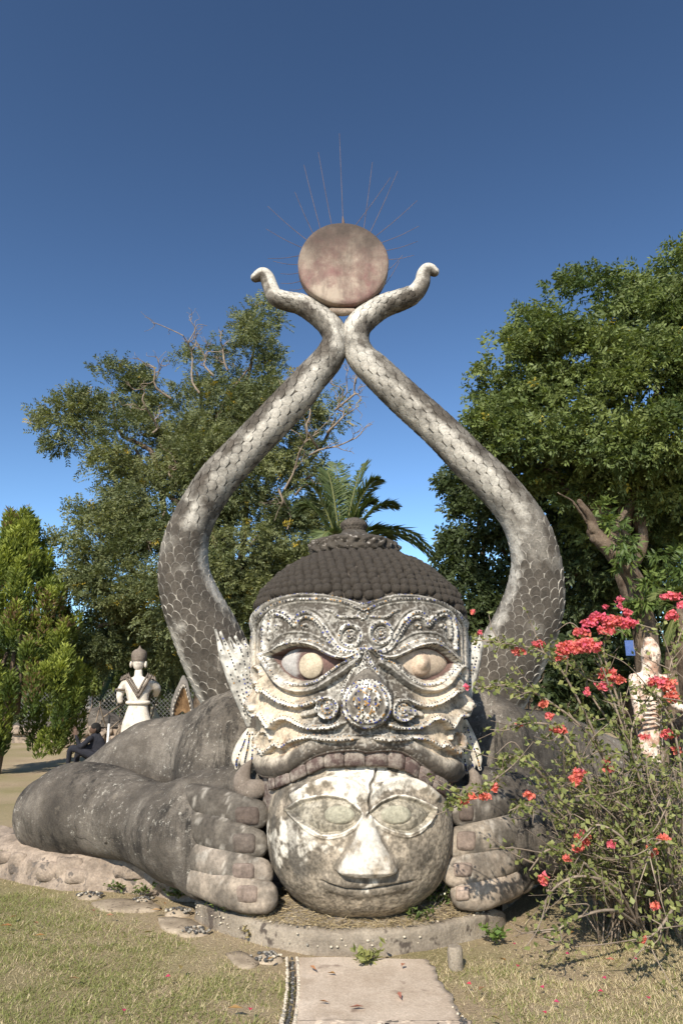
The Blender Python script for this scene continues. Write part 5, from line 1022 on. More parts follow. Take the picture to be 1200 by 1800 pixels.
# open jaws statue
JY = 12.5; jm = mpp(1215, JY); J = T('jaw_statue', 'pointed grey animal snout statue with gaping brown mouth and small teeth', 'statue', at(320, 1320, JY)*np.array([1, 1, 0]))
out = [(300, 1262), (300, 1248), (302, 1232), (307, 1218), (313, 1205), (318, 1194), (322, 1188), (326, 1189), (330, 1200), (334, 1214), (338, 1230), (340, 1246), (340, 1262)]
oc = catmull(out, 40); V = []
for dY, sc in ((0.0, 0.72), (-0.02, 0.80), (-0.03, 0.90), (0.0, 0.98), (0.08, 1.02), (0.3, 0.98), (0.7, 0.85), (0.9, 0.1)):
    V += [at(320.5+(x-320.5)*sc, 1245+(y-1245)*(sc if y < 1245 else 1)+(6 if sc < .85 else 0), JY+dY) for x, y in oc]
V = np.array(V); V = V+(fbm(V*8, 19)-0.5)[:, None]*0.04; O('snout', V, gridfaces(8, 40), m_two('snout_grey', (0.11, 0.10, 0.088), (0.19, 0.17, 0.15), 5), J)
V = np.array([at(320.5+(x-320.5)*sc, 1245+(y-1245)*sc+5, JY+d) for d, sc in ((-0.005, .75), (0.05, .5), (0.07, .02)) for x, y in oc]); V = V+(fbm(V*np.array([30, 9, 4]), 20)-0.5)[:, None]*0.05
O('mouth', V, gridfaces(3, 40), m_two('mouth_brown', (0.11, 0.062, 0.03), (0.24, 0.15, 0.075), 8, streak=(14, (0.07, 0.04, 0.02), 0.45, 0.7)), J)
for k in range(3, 37, 2):
    x, y = oc[k]; V, f = lathe([(0.018, 0), (0.012, .02), (0.001, .045)], 6); V = V@np.array([[1, 0, 0], [0, 1, 0], [0, 0, -1.0]])+at(320.5+(x-320.5)*.8, 1245+(y-1245)*.8+4, JY-0.03); O('tooth', V, f, M_stat, J)
# low plinth with rolling grey top and stone sides
PYd = 27.0; pm = mpp(1260, PYd); LP = T('low_platform', 'low grey concrete platform with humped top and rubble sides on the far left', 'platform', at(140, 1300, PYd)*np.array([1, 1, 0]))
xs = np.linspace(40, 240, 60); tp = np.interp(xs, [40, 80, 105, 125, 150, 172, 195, 215, 240], [1268, 1262, 1250, 1243, 1247, 1242, 1255, 1266, 1272]); V = []
for dY, w in ((-0.9, 0.0), (-0.85, 0.25), (-0.5, 0.75), (0.0, 1.0), (0.7, 0.9), (1.5, 0.2), (1.8, 0.0)):
    for x, y in zip(xs, tp): p = at(x, 1276+(y-1276)*w, PYd); p[1] += dY; V.append(p)
O('top', V, gridfaces(7, 60), M_body, LP); bt = at(40, 1276, PYd)[2]; x0, x1 = at(40, 1276, PYd)[0], at(240, 1276, PYd)[0]
V, f = boxv(((x0+x1)/2, PYd+0.45, bt/2-0.1), (x1-x0-0.05, 2.5, bt+0.15)); O('side', V, f, M_rubble, LP, False)
for k in range(14):
    Vs, fs = stone_mesh(300+k, (random.uniform(.16, .32), .14, random.uniform(.10, .18))); O('stone', Vs+np.array([x0+(k+.5)/14*(x1-x0), PYd-0.82, random.uniform(.1, bt-.1)]), fs, M_rubble, LP)
V, f = lathe(catmull([(.30, 0), (.33, .08), (.32, .28), (.30, .40), (.2, .43), (.01, .44)], 20), 16, at(114, 1302, 24)*np.array([1, 1, 0])); V[:, 2] *= 1.6; V[:, 0] += (V[:, 0]-at(114, 1302, 24)[0])*.55; V = V+(fbm(V*7, 23)-0.5)[:, None]*0.06; tag(O('stone_block', V, f, M_rubble), 'weathered round stone block in front of the low platform', 'stone')
V, f = lathe(catmull([(.50, -.3), (.42, .3), (.40, .75), (.5, .82), (.4, .95), (.38, 1.5), (.3, 2.0), (.05, 2.05)], 30), 18, at(141, 1262, 29)*np.array([1, 1, 0])+np.array([0, 0, .3])); tag(O('stone_pillar', V, f, M_stat), 'short pale stone pillar behind the low platform', 'pillar')
# striped marker post
MP = T('marker_post', 'thin white post with black top beside the seated person', 'post', at(192, 1300, 13.2)*np.array([1, 1, 0])); c0 = at(192, 1283, 13.2); c1 = at(192, 1272, 13.2); c2 = at(192.5, 1259, 13.2)
V, f = tube(np.array([np.array([c0[0], c0[1], -.05]), c1]), .022, 8); O('shaft', V, f, m_two('white_paint', (.6, .58, .55), (.75, .73, .7), 5), MP); V, f = tube(np.array([c1, c2]), .022, 8); O('cap', V, f, m_two('black_paint', (.02, .02, .02), (.04, .04, .04), 5), MP)
# sand heap and wire fence
hx = onz(268, 1268, 0); SYd = 24.0; hc = at(268, 1268, SYd); V = []
for j in range(12):
    for i in range(30):
        r_ = j/11; a = i/30*6.283; V.append((hc[0]+math.cos(a)*r_*1.1, SYd+math.sin(a)*r_*0.9, 1.35*(1-r_)**1.1-0.05))
V = np.array(V); V[:, 2] += (fbm(V*2.5, 29)-.5)*.2; tag(O('sand_heap', V, gridfaces(12, 30, True), m_two('sand', (.40, .31, .20), (.52, .42, .28), 4)), 'pale heap of sand behind the white statue', 'sand heap')
FE = T('wire_fence', 'grey chain link fence behind the white statue', 'fence', (at(220, 1270, 28)[0], 28, 0)); xa, xb = at(90, 1250, 28)[0], at(345, 1250, 28)[0]; mb = MB(); H_ = 1.9
V2 = []; F2 = []
M_wiref = m_two('galvanised', (.16, .16, .16), (.24, .24, .24), 5)
for x in np.linspace(xa, xb, 4):
    V, f = tube(np.array([(x, 28, -.1), (x, 28, H_+.1)]), .035, 8); O('fence_post', V, f, M_wiref, FE)
k = xa-H_
while k < xb:
    for s_ in (1, -1):
        a, b = (k, 0.05), (k+H_, H_)
        p0, p1 = (np.array([a[0], 28, a[1]]), np.array([b[0], 28, b[1]])) if s_ > 0 else (np.array([a[0], 28.01, H_]), np.array([b[0], 28.01, .05])); V, f = tube(np.array([p0, p1]), .008, 3, 1, False); mb.add(V, f)
    k += 0.16
o = mb.build('wire_mesh', M_wiref, FE, False, 'stuff', False)
# ribbed statue on the right
RY = 9.5; rm = mpp(1220, RY); RS = T('ribbed_statue', 'weathered brown and white gaunt statue with ribbed chest behind the bougainvillea', 'statue', at(1138, 1400, RY)*np.array([1, 1, 0]))
def rq(pts, n=20, ns=16, flat=0.75): return ptube([(a, b, RY+d, r*rm) for a, b, d, r in pts], n, ns, flat)
fuse('torso', [rq([(1138, 1400, 0, 22), (1140, 1340, 0, 24), (1142, 1280, 0, 20), (1140, 1240, 0, 21), (1138, 1205, 0, 22), (1140, 1190, 0, 16)]), rq([(1142, 1200, 0, 14), (1142, 1170, 0, 14), (1143, 1150, 0, 17), (1142, 1136, 0, 14), (1140, 1129, 0, 10)], 20, 16, 1),
    rq([(1112, 1192, 0, 8), (1140, 1192, 0, 11), (1168, 1194, 0, 8)]), rq([(1113, 1192, 0, 9), (1114, 1215, -.08, 8), (1118, 1240, -.15, 7), (1122, 1262, -.2, 7)], 16, 12, 1), rq([(1168, 1194, 0, 9), (1178, 1222, -.05, 8), (1186, 1240, -.2, 7), (1200, 1246, -.3, 7)], 16, 12, 1)], 0.016, M_stat2, RS, 3, 0.012, 12)
for k in range(7):
    for s_ in (-1, 1):
        p = [(1141, 1222+k*8, -.215), (1141+s_*9, 1220+k*8.4, -.20), (1141+s_*18, 1226+k*8.6, -.10), (1141+s_*21, 1232+k*8.6, 0.02)]; V, f = rq([(a, b, d, 1.7) for a, b, d in p], 12, 6, 1); O('rib', V, f, M_stat2, RS)
for s_ in (-1, 1):
    V, f = ball(at(1142+s_*6, 1144, RY-0.11), (.022, .012, .016), 8, 6); O('eye', V, f, M_statd, RS)
V, f = ball(at(1142, 1152, RY-.135), (.018, .03, .04), 8, 6); O('nose', V, f, M_stat2, RS)
# ---- seated person
PYs = 13.6; pm = mpp(1300, PYs); PE = T('person', 'person in dark clothes sitting beyond the left arm with one hand raised', 'person', at(165, 1340, PYs)*np.array([1, 1, 0]))
def pq(pts, n=16, ns=12, flat=1.0): return ptube([(a, b, PYs+d, r*pm) for a, b, d, r in pts], n, ns, flat)
M_cloth = m_two('dark_cloth', (.012, .013, .018), (.025, .025, .032), 8); M_skin = m_two('brown_skin', (.075, .045, .032), (.11, .07, .05), 9, .6); M_hairb = m_two('black_hair', (.008, .008, .008), (.02, .018, .016), 12)
bd = fuse('body', [pq([(185, 1340, .1, 14), (178, 1325, .05, 13.5), (171, 1305, 0, 13), (169, 1296, 0, 10)], 18, 16, .7), pq([(169, 1298, 0, 5), (167, 1288, 0, 4.2)], 8), pq([(159, 1298, -.12, 5.5), (150, 1306, -.2, 4.8), (141, 1312, -.22, 4), (137, 1302, -.24, 3.2), (134, 1293, -.25, 2.6)]), pq([(176, 1302, .15, 5.5), (166, 1312, -.02, 4.6), (148, 1312, -.1, 3.6), (134, 1316, -.12, 3)]),
    pq([(182, 1338, 0, 9), (158, 1326, -.12, 7.5), (132, 1316, -.18, 6.2), (124, 1318, -.18, 5), (121, 1336, -.12, 4.5), (119, 1345, -.1, 3.8)], 22), pq([(184, 1340, .2, 9), (162, 1332, .15, 7.5), (140, 1322, .12, 6), (134, 1340, .15, 4.5)], 20)], 0.016, M_cloth, PE, 3)
hdp = fuse('head', [ball(at(167, 1281, PYs), (7.6*pm, 8.2*pm, 9.6*pm), 16, 12), ball(at(161, 1283, PYs), (3*pm, 5*pm, 5.5*pm), 10, 8), ball(at(159.5, 1281, PYs), (1.5*pm, 1.2*pm, 2*pm), 8, 6)], 0.008, M_skin, PE, 3)
hv = fuse('hair', [ball(at(169, 1277.5, PYs), (8.6*pm, 9.0*pm, 7.2*pm), 16, 12), ball(at(172, 1282, PYs), (6.2*pm, 8.4*pm, 8*pm), 14, 10)], 0.012, M_hairb, hdp, 1, 0.008, 30)
V, f = ball(at(168, 1283, PYs-.115), (.018, .012, .03), 8, 6); O('ear', V, f, M_skin, hdp)
def hand(c, dirn, thumb):
    ps = [tube(np.array([c, c+dirn*0.09]), np.array([.032, .036]), 10, .5)]; sdv = unit(np.cross(dirn, [0, 1, 0]))
    for k in range(4):
        b0 = c+dirn*0.09+sdv*(k-1.5)*0.019; l = (.06, .075, .07, .052)[k]; ps.append(tube(catmull([b0, b0+dirn*l*.6+np.array([0, -.006, 0]), b0+dirn*l+np.array([0, -.022, 0])], 6), np.linspace(.0095, .007, 6), 7))
    b0 = c+dirn*0.03+sdv*thumb*0.03; ps.append(tube(catmull([b0, b0+dirn*.03+sdv*thumb*.025, b0+dirn*.06+sdv*thumb*.035], 6), np.linspace(.012, .008, 6), 7)); return ps
fuse('hand', hand(at(134, 1293, PYs-.25), unit(np.array([-.25, 0, 1.0])), 1), 0.005, M_skin, PE, 1); fuse('hand', hand(at(134, 1316, PYs-.12), unit(np.array([-.9, -.1, -.3])), 1), 0.005, M_skin, PE, 1)
# ================================================================== GROUND COVER
def in_poly2(x, y, poly): return inpoly(x, y, poly)
step_poly = np.vstack([front[:, :2]-np.array([0, .01]), [[front[-1, 0], 7], [front[0, 0], 7]]])
def soil_amount(x, y):
    """bare ground: along the step and footing and round the path"""
    a, b = proj(np.stack([x, y, np.zeros_like(x)], -1))
    edge = np.interp(a, [-200, 20, 110, 200, 290, 350, 420, 520, 640, 760, 880, 960, 1060, 1200, 1400], [1545, 1555, 1575, 1600, 1630, 1660, 1690, 1705, 1712, 1690, 1680, 1660, 1650, 1640, 1640])
    sp3 = np.stack([x, y, 0*x], -1); near = np.exp(-((a-np.interp(b, [1690, 1800], [650, 668]))/np.interp(b, [1690, 1800], [190, 215]))**6)
    return np.clip(sstep(25, -22, b-edge+18*(fbm(sp3*3, 410)-.5)*2)+0.75*sstep(.60, .70, fbm(sp3*2.1, 414))+0.8*near*sstep(.42, .6, fbm(sp3*4, 415)), 0, 1)
g = np.random.default_rng(501); N = 620000; X = g.uniform(-4.6, 4.8, N); Y = 3.3+g.random(N)**1.25*6.0
keep = np.abs(X) < Y*0.52+0.25; X, Y = X[keep], Y[keep]
p3 = np.stack([X, Y, np.zeros_like(X)], -1); so_ = soil_amount(X, Y); big = fbm(p3*1.3, 420); med = fbm(p3*5, 421)
tuft = fbm(p3*14, 422); prob = (1-so_*0.82)*(0.62+0.38*sstep(0.36, 0.55, med*0.5+tuft*0.5)); keep = (g.random(len(X)) < prob) & ~inpoly(X, Y, path_poly) & ~inpoly(X, Y, step_poly)
X, Y, so_, big, med = X[keep], Y[keep], so_[keep], big[keep], med[keep]; n = len(X)
gz = gh(X, Y); gz = gz
aa = g.uniform(0, 2*math.pi, n); lean = g.uniform(0.5, 2.6, n); hgt = g.uniform(0.008, 0.026, n)*np.where(g.random(n) < 0.06, 2.1, 1.0)*(1-0.3*so_)*(0.7+0.6*med); wdt = g.uniform(0.0016, 0.0034, n)
B0 = np.stack([X, Y, gz-0.004], -1); dv = np.stack([np.cos(aa), np.sin(aa), np.zeros(n)], -1); sv = np.stack([-np.sin(aa), np.cos(aa), np.zeros(n)], -1)
tipv = B0+dv*(hgt*lean)[:, None]+np.stack([0*hgt, 0*hgt, hgt], -1)
V = np.stack([B0-sv*wdt[:, None], B0+sv*wdt[:, None], tipv], 1).reshape(-1, 3); Fc = np.arange(n*3).reshape(-1, 3)
gr_ = sstep(0.42, 0.62, big*0.7+med*0.3+g.normal(size=n)*0.10)*(1-so_); green = mixc((0.15, 0.165, 0.050), (0.275, 0.285, 0.10), g.random(n)); straw = mixc((0.40, 0.32, 0.185), (0.62, 0.52, 0.335), g.random(n)); lft = sstep(1.2, -0.6, X)*sstep(3.6, 4.4, Y); pickg = (g.random(n) < 0.20+0.50*gr_+0.42*lft*(1-so_))[:, None]
cg = np.where(pickg, green, straw); o = O('lawn_grass', V, Fc, M_grass, None, False, np.repeat(cg, 3, 0)); tag(o, 'short patchy lawn of green and straw coloured grass in the foreground', 'grass', kind='stuff')
# straw litter on the step
n = 6500; a = g.uniform(0, 1, n); xx = g.uniform(-0.75, 1.05, n); fy = np.interp(xx, front[:, 0], front[:, 1]); yy = fy+0.05+g.random(n)**1.2*0.6; P = np.stack([xx, yy, 0.110+0.045*np.clip((yy-fy-.1)/.2, 0, 1)+g.random(n)*0.014], -1)
D = unit(np.stack([g.normal(size=n), g.normal(size=n), g.normal(size=n)*0.15], -1)); V, f, cc = leaf_mesh(P, D, unit(np.stack([g.normal(size=n), g.normal(size=n), 0*xx], -1)), g.uniform(.02, .07, n), g.uniform(.003, .007, n), mixc((.26, .2, .12), (.52, .42, .26), g.random(n))); o = O('straw_litter', V, f, M_grass, None, False, cc); tag(o, 'dry grass litter lying on top of the curved step', 'litter', kind='stuff')
# stepping slabs and pebble clusters beside the arm
M_slab = m_two('slab_concrete', (0.22, 0.175, 0.125), (0.35, 0.285, 0.21), 5, speck=(14, (0.13, 0.10, 0.07), 0.58), fine=70)
def slab(poly, label):
    P = catmull(np.array([onz(x, y, 0.012) for x, y in poly+poly[:1]]), 40)[:-1]; c = P.mean(0); V = []
    for s_, z in ((1.0, -.08), (1.0, -.022), (.96, -.014), (.5, -.012), (.001, -.012)): q_ = c+(P-c)*s_; q_[:, 2] = z; V.append(q_)
    V = np.array(V).reshape(-1, 3); V[:, :2] += ((fbm(V*9, 430)-.5)*.05)[:, None]; V[:, 2] += (fbm(V*6, 431)-.5)*.012; tag(O('stepping_slab', V, gridfaces(5, 39, True), M_slab), label, 'slab', 'slabs along the footing')
slab([(160, 1580), (200, 1573), (262, 1575), (282, 1588), (240, 1593), (185, 1592)], 'thin concrete slab in the grass below the left forearm')
slab([(278, 1606), (315, 1604), (350, 1614), (352, 1632), (325, 1636), (290, 1622)], 'concrete slab in the grass just left of the curved step')
slab([(398, 1666), (425, 1664), (455, 1680), (440, 1690), (415, 1686)], 'small concrete slab in the grass below the curved step near the path')
def cluster(px_, py_, n, label, rx_=.11):
    c = onz(px_, py_, -0.018); pts = []
    for k in range(n): a = random.uniform(0, 6.28); r_ = math.sqrt(random.random()); pts.append((c+np.array([math.cos(a)*r_*rx_, math.sin(a)*r_*rx_*.7, .012+.02*(1-r_)]), BLK if random.random() < .45 else GRY if random.random() < .75 else WHT))
    th_ = T('pebble_patch', label, 'pebbles', c, 'pebble patches beside the step'); Vm, fm = ball(c+np.array([0, 0, -.03]), (rx_*1.05, rx_*.75, .05), 14, 8); O('mortar', Vm, fm, M_slab, th_); pebbles('set_pebbles', pts, M_tile, th_, r=(.008, .014))
cluster(158, 1575, 30, 'patch of dark pebbles at the left end of the slab below the forearm'); cluster(252, 1583, 26, 'patch of dark pebbles at the right end of the slab below the forearm', .09); cluster(313, 1603, 34, 'patch of dark pebbles above the slab beside the curved step', .10); cluster(342, 1638, 34, 'patch of dark pebbles below the slab beside the curved step', .11); cluster(470, 1684, 36, 'patch of dark pebbles at the top left corner of the path', .11)
V, f = lathe(catmull([(.045, -.05), (.048, .04), (.045, .09), (.03, .10), (.001, .10)], 14), 14, onz(800, 1694)); V = V+(fbm(V*20, 33)-.5)[:, None]*.012; tag(O('stone_stub', V, f, M_plinth), 'little concrete stub in the grass at the right of the path', 'stub')
# weeds
def weed(px_, py_, z, r, hgt, n, label, c0=(.06, .095, .025), c1=(.15, .19, .055), ll=.04, flowers=0):
    c = onz(px_, py_, z); th_ = T('weed_plant', label, 'weed', c, 'weeds round the sculpture'); g = np.random.default_rng(int(px_)); mb = MB(); PP, DD = [], []
    for k in range(max(5, n//14)):
        a = g.uniform(0, 6.28); e = c+np.array([math.cos(a)*r*g.uniform(.3, 1), math.sin(a)*r*.7*g.uniform(.3, 1), hgt*g.uniform(.3, 1)]); q_ = branch(mb, c+g.normal(size=3)*np.array([.03, .03, 0]), e, .003, .0015, .12, 7, 4)
        for j in range(14): PP.append(q_[g.integers(1, 7)]+g.normal(size=3)*.008); DD.append(unit(np.array([g.normal(), g.normal()-.3, g.normal()*.4+.35])))
    mb.build('stems', M_twig, th_, True, None, False); P, D = np.array(PP), np.array(DD); m = len(P); V, f, cc = leaf_mesh(P, D, unit(g.normal(size=(m, 3))*np.array([1, 1, .3])), g.uniform(.6, 1.3, m)*ll, g.uniform(.35, .6, m)*ll, mixc(c0, c1, g.random(m))); O('leaves', V, f, M_leafs, th_, False, cc)
    if flowers:
        mb = MB()
        for k in range(flowers): V, f = ball(P[g.integers(0, m)]+np.array([0, -.01, .02]), .009, 6, 5); mb.add(V, f, (.7, .68, .5))
        mb.build('flowers', M_tile, th_, True, 'stuff')
weed(770, 1592, .13, .24, .26, 260, 'leafy weed with tiny pale flowers growing between the white head and right fingers', flowers=9); weed(735, 1612, .12, .20, .09, 150, 'low spreading weed on the step right of the white head')
weed(115, 1538, 0.02, .12, .18, 120, 'bushy weed against the footing below the left elbow'); weed(15, 1525, 0.02, .25, .16, 160, 'grassy weed at the far left of the footing'); weed(205, 1562, 0.0, .18, .07, 110, 'low weed in the grass below the forearm'); weed(310, 1575, .0, .20, .14, 200, 'green weed growing beside the left little finger')
weed(250, 1570, .0, .15, .08, 90, 'flat weed between the footing stones and the slab'); weed(645, 1690, .0, .16, .09, 120, 'grass tuft at the foot of the curved step at the path end', (.12, .14, .04), (.28, .28, .1), .05); weed(865, 1650, .0, .12, .10, 90, 'light green leafy seedling right of the step', (.08, .14, .03), (.17, .23, .06), .055); weed(392, 1598, .12, .18, .03, 70, 'mossy weed on the step under the left fingers'); weed(440, 1640, .0, .1, .10, 60, 'dry grass tuft at the front left of the step', (.3, .25, .13), (.45, .38, .2), .05)
weed(665, 963, 2.86, .09, .03, 40, 'small green weed growing on top of the curled hair', (.10, .15, .03), (.16, .22, .05), .03); 
# fallen leaves and petals: one by one
def leafobj(name, p, ln, wd, col_, label, grp, cat):
    a = random.uniform(0, 6.28); d = np.array([[math.cos(a), math.sin(a), 0.05]]); s_ = np.array([[-math.sin(a), math.cos(a), random.uniform(-.3, .3)]]); V, f, cc = leaf_mesh(np.array([p]), unit(d), unit(s_), np.array([ln]), np.array([wd]), np.array([col_]), .25); tag(O(name, V, f, M_petal, None, False, cc), label, cat, grp)
for x, y in ((22, 1630), (68, 1625), (80, 1645), (30, 1610), (290, 1592), (160, 1600), (250, 1640), (318, 1700), (470, 1690), (590, 1712), (705, 1700), (700, 1745), (560, 1760), (640, 1770), (840, 1745), (890, 1690), (1010, 1640), (1080, 1690), (960, 1620), (200, 1610), (120, 1720), (400, 1775), (860, 1790), (265, 1600), (545, 1700)):
    leafobj('fallen_leaf', onz(x, y, .022)+np.array([0, 0, random.uniform(0, .012)]), random.uniform(.05, .09), random.uniform(.018, .03), (random.uniform(.30, .48), random.uniform(.17, .27), random.uniform(.09, .14)), 'dry brown fallen leaf on the concrete path' if 520 < x < 790 and y > 1690 else 'dry brown fallen leaf on the lawn left of the path' if x < 520 else 'dry brown fallen leaf on the lawn right of the path', 'fallen leaves', 'leaf')
for x, y in ((828, 1733), (950, 1735), (972, 1762), (1065, 1725), (960, 1785), (905, 1662), (1120, 1690), (1060, 1745), (300, 1720), (218, 1780), (440, 1775), (910, 1700), (1140, 1760), (1000, 1680)):
    leafobj('fallen_petal', onz(x, y, .022)+np.array([0, 0, random.uniform(.004, .014)]), .032, .026, (random.uniform(.5, .65), .06, random.uniform(.10, .18)), 'pink bougainvillea bract fallen on the lawn left of the path' if x < 520 else 'pink bougainvillea bract fallen on the lawn right of the path', 'fallen bracts', 'petal')
# ================================================================== BOUGAINVILLEA
BG = T('bougainvillea', 'straggly bougainvillea bush with coral red bracts and thin bare stems on the right', 'bush', onz(1130, 1640)); mb = MB(); PL, DL = [], []; g = np.random.default_rng(611)
def bstem(pts, r=.011, leaf=1.0, twigs=6, lev=1):
    P = np.array([at(*p) if len(p) == 3 else p for p in pts]); q_ = catmull(P, 26); V, f = tube(q_, np.linspace(r, r*.35, 26), 5); mb.add(V, f)
    L_ = np.linalg.norm(P[-1]-P[0])
    for k in range(int(95*leaf*max(L_, .4))):
        i = g.integers(6, 26); PL.append(q_[i]+g.normal(size=3)*.02); DL.append(unit(g.normal(size=3)+np.array([0, -.3, .1])))
    if lev:
        for k in range(twigs):
            i = g.integers(5, 24); d = unit(q_[min(i+2, 25)]-q_[i-2]); e = q_[i]+unit(d*.8+g.normal(size=3)*.65)*g.uniform(.12, .42); bstem_raw(q_[i], e, r*.4, leaf)
    return q_
def bstem_raw(a, b, r, leaf):
    q_ = catmull([a, a*.5+b*.5+g.normal(size=3)*.04, b], 10); V, f = tube(q_, np.linspace(r, r*.4, 10), 4); mb.add(V, f)
    for k in range(int(7*leaf*g.uniform(.3, 1.6))): i = g.integers(2, 10); PL.append(q_[i]+g.normal(size=3)*.018); DL.append(unit(g.normal(size=3)+np.array([0, -.3, .1])))
Yb = 5.2
r0 = (1120, 1625, 5.0); r1 = (1160, 1630, 5.2); r2 = (1075, 1610, 5.2); r3 = (1190, 1600, 5.1)
stems = [([r0, (1100, 1480, 5.0), (1060, 1330, 4.9), (1010, 1220, 4.8), (960, 1150, 4.75), (880, 1130, 4.7), (835, 1125, 4.7)], 1.0), ([r0, (1090, 1420, 5.0), (1040, 1300, 4.9), (960, 1230, 4.8), (900, 1205, 4.75), (840, 1210, 4.7)], 1.0), ([r1, (1120, 1400, 5.1), (1090, 1250, 5.0), (1060, 1140, 5.0), (1090, 1095, 5.0), (1150, 1105, 5.0)], .5), ([r1, (1140, 1430, 5.0), (1080, 1240, 4.9), (1040, 1130, 4.9), (1000, 1135, 4.9)], .7),
    ([r2, (1010, 1450, 4.9), (950, 1360, 4.7), (900, 1330, 4.6), (870, 1370, 4.55), (820, 1402, 4.5), (788, 1412, 4.5)], 1.6), ([r2, (1030, 1500, 4.9), (980, 1440, 4.8), (930, 1415, 4.7), (895, 1425, 4.65)], .8), ([r2, (1040, 1400, 4.9), (990, 1290, 4.85), (935, 1270, 4.8), (905, 1275, 4.8)], 1.0), ([r3, (1180, 1440, 5.0), (1160, 1300, 5.0), (1175, 1180, 5.0), (1200, 1100, 5.0)], .8), ([r3, (1200, 1420, 4.9), (1185, 1290, 4.8), (1150, 1220, 4.8), (1120, 1210, 4.8)], .8),
    ([r1, (1170, 1480, 5.0), (1120, 1360, 4.9), (1110, 1280, 4.9), (1150, 1210, 4.9)], .7), ([r0, (1050, 1540, 4.8), (1000, 1500, 4.7), (960, 1495, 4.7), (930, 1530, 4.7)], .8), ([r0, (1080, 1560, 4.7), (1020, 1540, 4.6), (975, 1560, 4.6), (950, 1600, 4.6)], .7), ([r2, (1050, 1480, 5.0), (1020, 1380, 5.0), (1000, 1330, 5.0)], .8), ([r1, (1150, 1540, 4.8), (1120, 1440, 4.7), (1060, 1400, 4.7), (1010, 1400, 4.7)], .9), ([r3, (1180, 1540, 4.8), (1170, 1430, 4.7), (1190, 1380, 4.7)], .8),
    ([r0, (1110, 1530, 4.7), (1100, 1480, 4.6), (1050, 1450, 4.6), (1015, 1480, 4.6)], .9), ([r1, (1180, 1600, 4.6), (1150, 1640, 4.5), (1110, 1655, 4.5)], .9), ([r3, (1210, 1560, 4.6), (1200, 1500, 4.5), (1160, 1480, 4.5), (1130, 1510, 4.5)], .9), ([r0, (1075, 1600, 4.6), (1010, 1615, 4.5), (960, 1650, 4.5)], .5), ([r1, (1130, 1350, 5.3), (1060, 1220, 5.3), (990, 1160, 5.2), (975, 1130, 5.2)], .7), ([r3, (1150, 1380, 5.2), (1070, 1270, 5.2), (1030, 1200, 5.2), (1070, 1180, 5.2)], .7)]
for st_, lf in stems: bstem([p for p in st_], .012, lf, 8)
for k in range(170):                                   # thin dry canes filling the bush
    a = onz(random.uniform(1050, 1230), random.uniform(1600, 1660)); x = random.uniform(960, 1230); y = random.uniform(1330, 1580); e = at(x, y, random.uniform(4.6, 5.4)); q_ = catmull([a, (a+e)/2+np.array([random.gauss(0, .1), random.gauss(0, .1), .15]), e], 12); V, f = tube(q_, np.linspace(.006, .002, 12), 4); mb.add(V, f)
    for j in range(5): bstem_raw(q_[random.randint(4, 11)], q_[random.randint(4, 11)]+g.normal(size=3)*.14+np.array([0, 0, .08]), .003, .8)
mb.build('stems', M_twig, BG, True, None, False)
P, D = np.array(PL), np.array(DL); n = len(P); t = g.random(n); V, f, cc = leaf_mesh(P, D, unit(g.normal(size=(n, 3))), g.uniform(.026, .055, n), g.uniform(.018, .036, n), mixc((.10, .125, .038), (.27, .28, .10), t)); O('leaves', V, f, M_leafs, BG, False, cc)
def bracts(px_, py_, rx_, ry_, Y, n, pink):
    n = int(n*1.9); c = at(px_, py_, Y); m = mpp(py_, Y); p = c+unit(g.normal(size=(n, 3)))*g.random((n, 1))**.45*np.array([rx_*m, .5*(rx_+ry_)*m, ry_*m]); d = unit(g.normal(size=(n, 3))+np.array([0, -.6, .2])); Vs, Fs, Cs, k = [], [], [], 0
    b = unit(np.cross(d, g.normal(size=(n, 3)))); c_ = np.cross(d, b); base = mixc((.70, .205, .145), (.68, .13, .225), np.clip(pink+g.normal(size=n)*.22, 0, 1))*g.uniform(.75, 1.15, (n, 1))
    for a in (0, 2.09, 4.19):
        dr = unit(b*math.cos(a)+c_*math.sin(a)+d*.55); V, f, cc = leaf_mesh(p, dr, unit(np.cross(dr, d)), g.uniform(.016, .026, n), g.uniform(.016, .025, n), np.clip(base, 0, 1), -.2); Vs.append(V); Fs.append(f+k); Cs.append(cc); k += len(V)
    O('flower_cluster', np.concatenate(Vs), np.concatenate(Fs), M_petal, BG, False, np.concatenate(Cs))
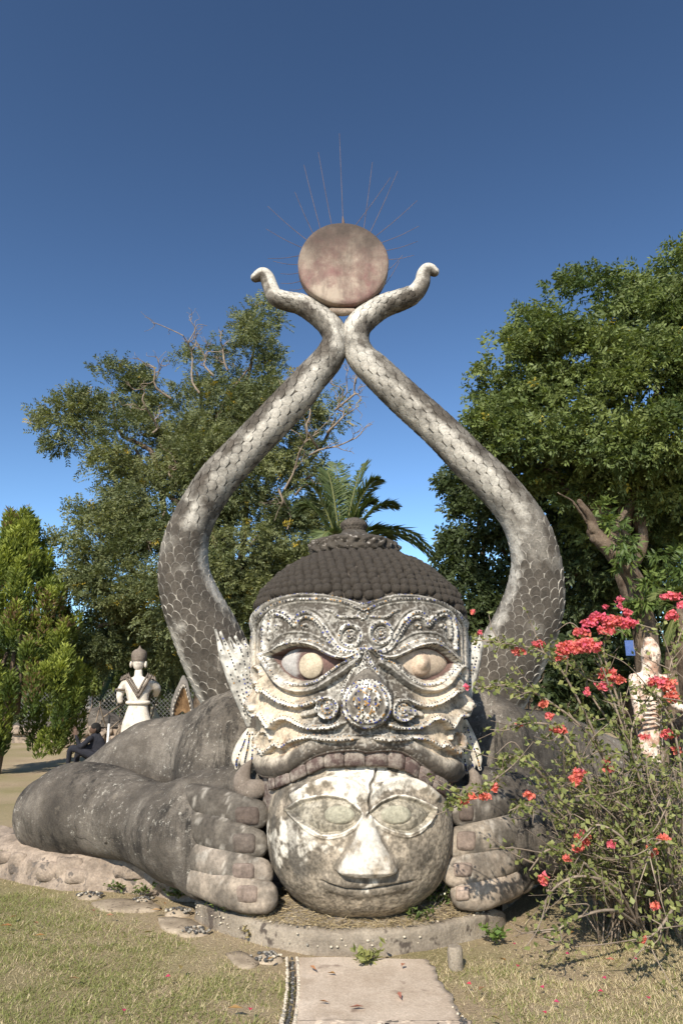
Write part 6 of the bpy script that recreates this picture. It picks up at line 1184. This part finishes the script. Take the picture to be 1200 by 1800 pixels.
for a in ((1000, 1140, 24, 12, 4.85, 100, .35), (1030, 1135, 26, 12, 4.85, 100, .4), (985, 1152, 12, 9, 4.85, 30, .3), (1020, 1112, 14, 8, 4.9, 40, .5), (1035, 1095, 14, 7, 4.9, 45, .75), (1052, 1085, 18, 7, 4.9, 60, .8), (1075, 1092, 18, 10, 4.9, 70, .4), (1100, 1095, 18, 9, 4.9, 55, .7), (1101, 1076, 8, 5, 4.9, 14, .8), (1070, 1110, 8, 8, 4.9, 22, .4), (1055, 1108, 7, 5, 4.9, 14, .6), (1088, 1058, 5, 12, 4.95, 12, .9), (1063, 1066, 4, 3, 4.95, 6, .9), (945, 1133, 14, 7, 4.8, 24, .5), (912, 1145, 12, 6, 4.75, 20, .3), (1068, 1185, 16, 12, 4.95, 40, .3), (1060, 1205, 16, 8, 4.95, 20, .6), (1088, 1195, 9, 7, 4.95, 18, .1), (1030, 1215, 6, 6, 4.9, 8, .6), (954, 1237, 7, 5, 4.8, 12, .1), (965, 1258, 8, 5, 4.8, 12, .4), (980, 1283, 14, 7, 4.85, 34, .15), (912, 1272, 4, 3, 4.8, 5, .5),
          (1155, 1200, 16, 9, 4.9, 50, .5), (1175, 1205, 14, 12, 4.9, 40, .2), (1180, 1225, 14, 10, 4.9, 30, .05), (1178, 1048, 20, 6, 5.0, 45, .7), (1180, 1082, 10, 8, 5.0, 24, .6), (1195, 1065, 8, 5, 5.0, 12, .7), (1175, 1290, 16, 7, 4.9, 26, .4), (1188, 1318, 8, 6, 4.9, 14, .05), (1010, 1370, 10, 12, 4.75, 26, .1), (1017, 1358, 12, 5, 4.75, 22, .2), (1022, 1475, 14, 12, 4.65, 36, .2), (1015, 1490, 8, 6, 4.65, 16, .05), (1073, 1484, 6, 4, 4.65, 10, .7), (995, 1508, 7, 4, 4.65, 8, .1), (1165, 1475, 10, 6, 4.6, 18, .15), (1145, 1495, 8, 8, 4.6, 16, .2), (955, 1545, 8, 8, 4.65, 14, .4), (1150, 1592, 8, 5, 4.6, 14, .05), (1130, 1654, 8, 5, 4.5, 14, .05), (870, 1385, 6, 6, 4.55, 10, .05), (850, 1400, 10, 4, 4.5, 16, .1), (815, 1408, 12, 4, 4.5, 18, .1), (828, 1400, 6, 3, 4.5, 8, .2), (830, 1076, 3, 3, 4.9, 4, .3), (842, 1112, 4, 3, 4.75, 5, .8), (820, 1208, 4, 5, 4.75, 6, .8), (930, 1398, 10, 6, 4.7, 12, .1), (1070, 1352, 10, 6, 4.9, 12, .2), (1130, 1295, 8, 5, 4.9, 10, .5), (1065, 1335, 6, 4, 4.9, 8, .3)): bracts(*a)
